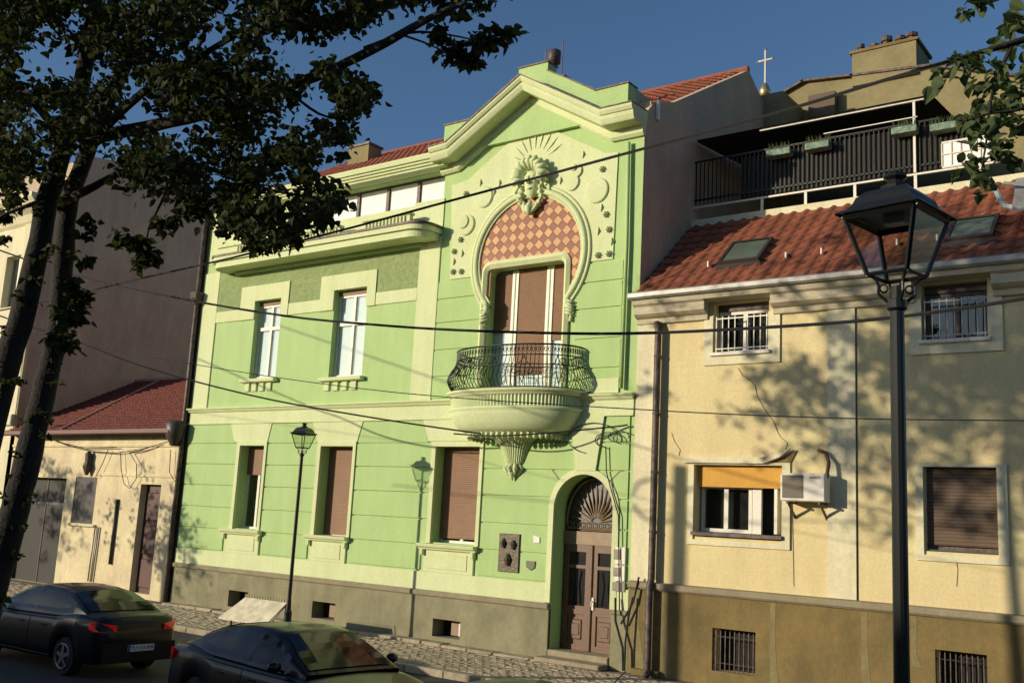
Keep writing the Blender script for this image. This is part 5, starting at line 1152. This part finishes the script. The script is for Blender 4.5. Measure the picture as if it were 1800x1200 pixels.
# more of the crown above and left of the frame (shades the yellow wall)
cr = MB(); top = Vector((base.x-.8, base.y+.8, 0))
for _ in range(420):
    v = Vector((rnd.gauss(0,1), rnd.gauss(0,1), rnd.gauss(0,.8))); p = Vector((top.x-1.0, top.y, 9.8))+Vector((v.x*1.9, v.y*1.7, v.z*1.6))
    c = p-CAMP; zc = c.dot(CF)
    if zc > 0:
        u, vv = 900+FPX*c.dot(CR)/zc, 600-FPX*c.dot(CU)/zc
        if -60 < u < 1850 and -60 < vv < 1250: continue
    clump(cr, p, .45, 34, .14, rnd)
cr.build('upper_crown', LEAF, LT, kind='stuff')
# right tree: hanging branch near the camera
RT = thing('linden_tree', 'tree at the right edge, a leafy branch hanging into the upper right corner', 'tree', (3.2,-13.2,-.14))
mb = MB(); limb(mb, [(3.2,-13.2,-.14),(3.15,-13.2,2.5),(3.0,-13.3,5),(2.8,-13.4,8)], [.2,.17,.14,.08], 10); mb.build('trunk', BARK, RT, smooth=True)
mb = MB()
for pts, rs in [([(2100,0,6),(1900,40,6),(1800,70,6),(1730,90,6),(1665,108,6),(1600,125,6)],[.05,.035,.022,.016,.010,.005]), ([(1780,75,6),(1745,160,6),(1735,240,6),(1725,300,6)],[.014,.010,.007,.004]), ([(1860,150,6),(1800,190,6),(1740,200,6),(1690,215,6)],[.016,.010,.007,.004]), ([(1690,100,6),(1665,130,6),(1640,150,6)],[.006,.005,.003]), ([(1850,20,6),(1800,40,6),(1775,60,6)],[.012,.008,.004]),([(1750,-40,6),(1710,-10,6),(1695,10,6)],[.008,.006,.003])]:
    limb(mb, [atD(*p) for p in pts], rs, 6)
mb.build('branches', BARK, RT, smooth=True)
cr = MB()
for x, y, r_, n in [(1697,12,10,6),(1720,2,14,8),(1695,28,6,2),(1790,20,25,16),(1782,40,16,10),(1765,58,10,5),(1800,75,25,14),(1700,105,16,10),(1680,112,12,8),(1735,100,16,9),(1755,118,18,12),(1740,140,16,10),(1770,150,20,16),(1785,170,22,14),(1650,125,8,3),(1640,148,8,5),(1662,140,6,3),(1715,150,10,5),(1760,195,22,18),(1730,185,18,10),(1720,210,18,12),(1700,205,12,6),(1745,225,20,16),(1770,245,18,14),(1695,205,6,2),(1790,210,18,10),(1725,250,14,10),(1705,280,14,9),(1720,300,14,10),(1735,318,12,8),(1700,230,10,6),(1760,280,12,6),(1790,280,14,6),(1738,270,14,8),(1712,120,14,8),(1810,120,30,20),(1830,180,30,20),(1685,300,6,3),(1730,340,6,2)]:
    clump(cr, atD(x, y, rnd.uniform(5.6,6.5)), r_/1793*6*1.15, n, .085, rnd, .9)
cr.build('crown', LEAFR, RT, kind='stuff')
# trees left of the frame (shade the low house and the corner of the green house)
for i, (x, y, lb, hh, rr) in enumerate(((-34.9,-10.5,'young street tree outside the frame at far left, before the low house',4.7,1.7),(-42.5,-12,'second street tree outside the frame at far left',6.0,1.8),(-14.45,-13.6,'street tree left of the camera, leaning over the road',9.5,2.5))):
    T = thing('street_tree', lb, 'tree', (x, y, -.14), 'street trees')
    mb = MB(); limb(mb, [(x,y,-.14),(x+.1,y,hh*.4),(x,y+.1,hh*.8),(x+.1,y,hh*1.1)], [.14,.11,.08,.03], 9); mb.build('trunk', BARK, T, smooth=True)
    cr = MB()
    for _ in range(70 if i < 2 else 430):
        v = Vector((rnd.gauss(0,.5), rnd.gauss(0,.5), rnd.gauss(0,.42)))*rr; p = Vector((x,y,hh))+v
        c = p-CAMP; zc = c.dot(CF); u, vv = (900+FPX*c.dot(CR)/zc, 600-FPX*c.dot(CU)/zc) if zc > 0 else (-999, 0)
        if i == 2 and -60 < u < 1860 and -60 < vv < 1260: continue
        clump(cr, p, .38, 26, .13, rnd)
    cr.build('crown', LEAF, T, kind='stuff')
# black cable bundle standing at the party wall between the houses
tag(MB().tube([(-11.02,-.16,1.45),(-10.98,-.2,1.0),(-10.78,-.22,.5),(-10.75,-.22,.05)], .024, 6).tube([(-10.62,-.15,1.5),(-10.68,-.2,1.1),(-10.72,-.22,.6),(-10.72,-.22,.05)], .02, 6).tube([(-10.5,-.14,1.9),(-10.6,-.16,1.4),(-10.85,-.2,.95)], .02, 6).build('cable_duct', CABLE), 'black cable ducts rising from the pavement between door and yellow house', 'cable')
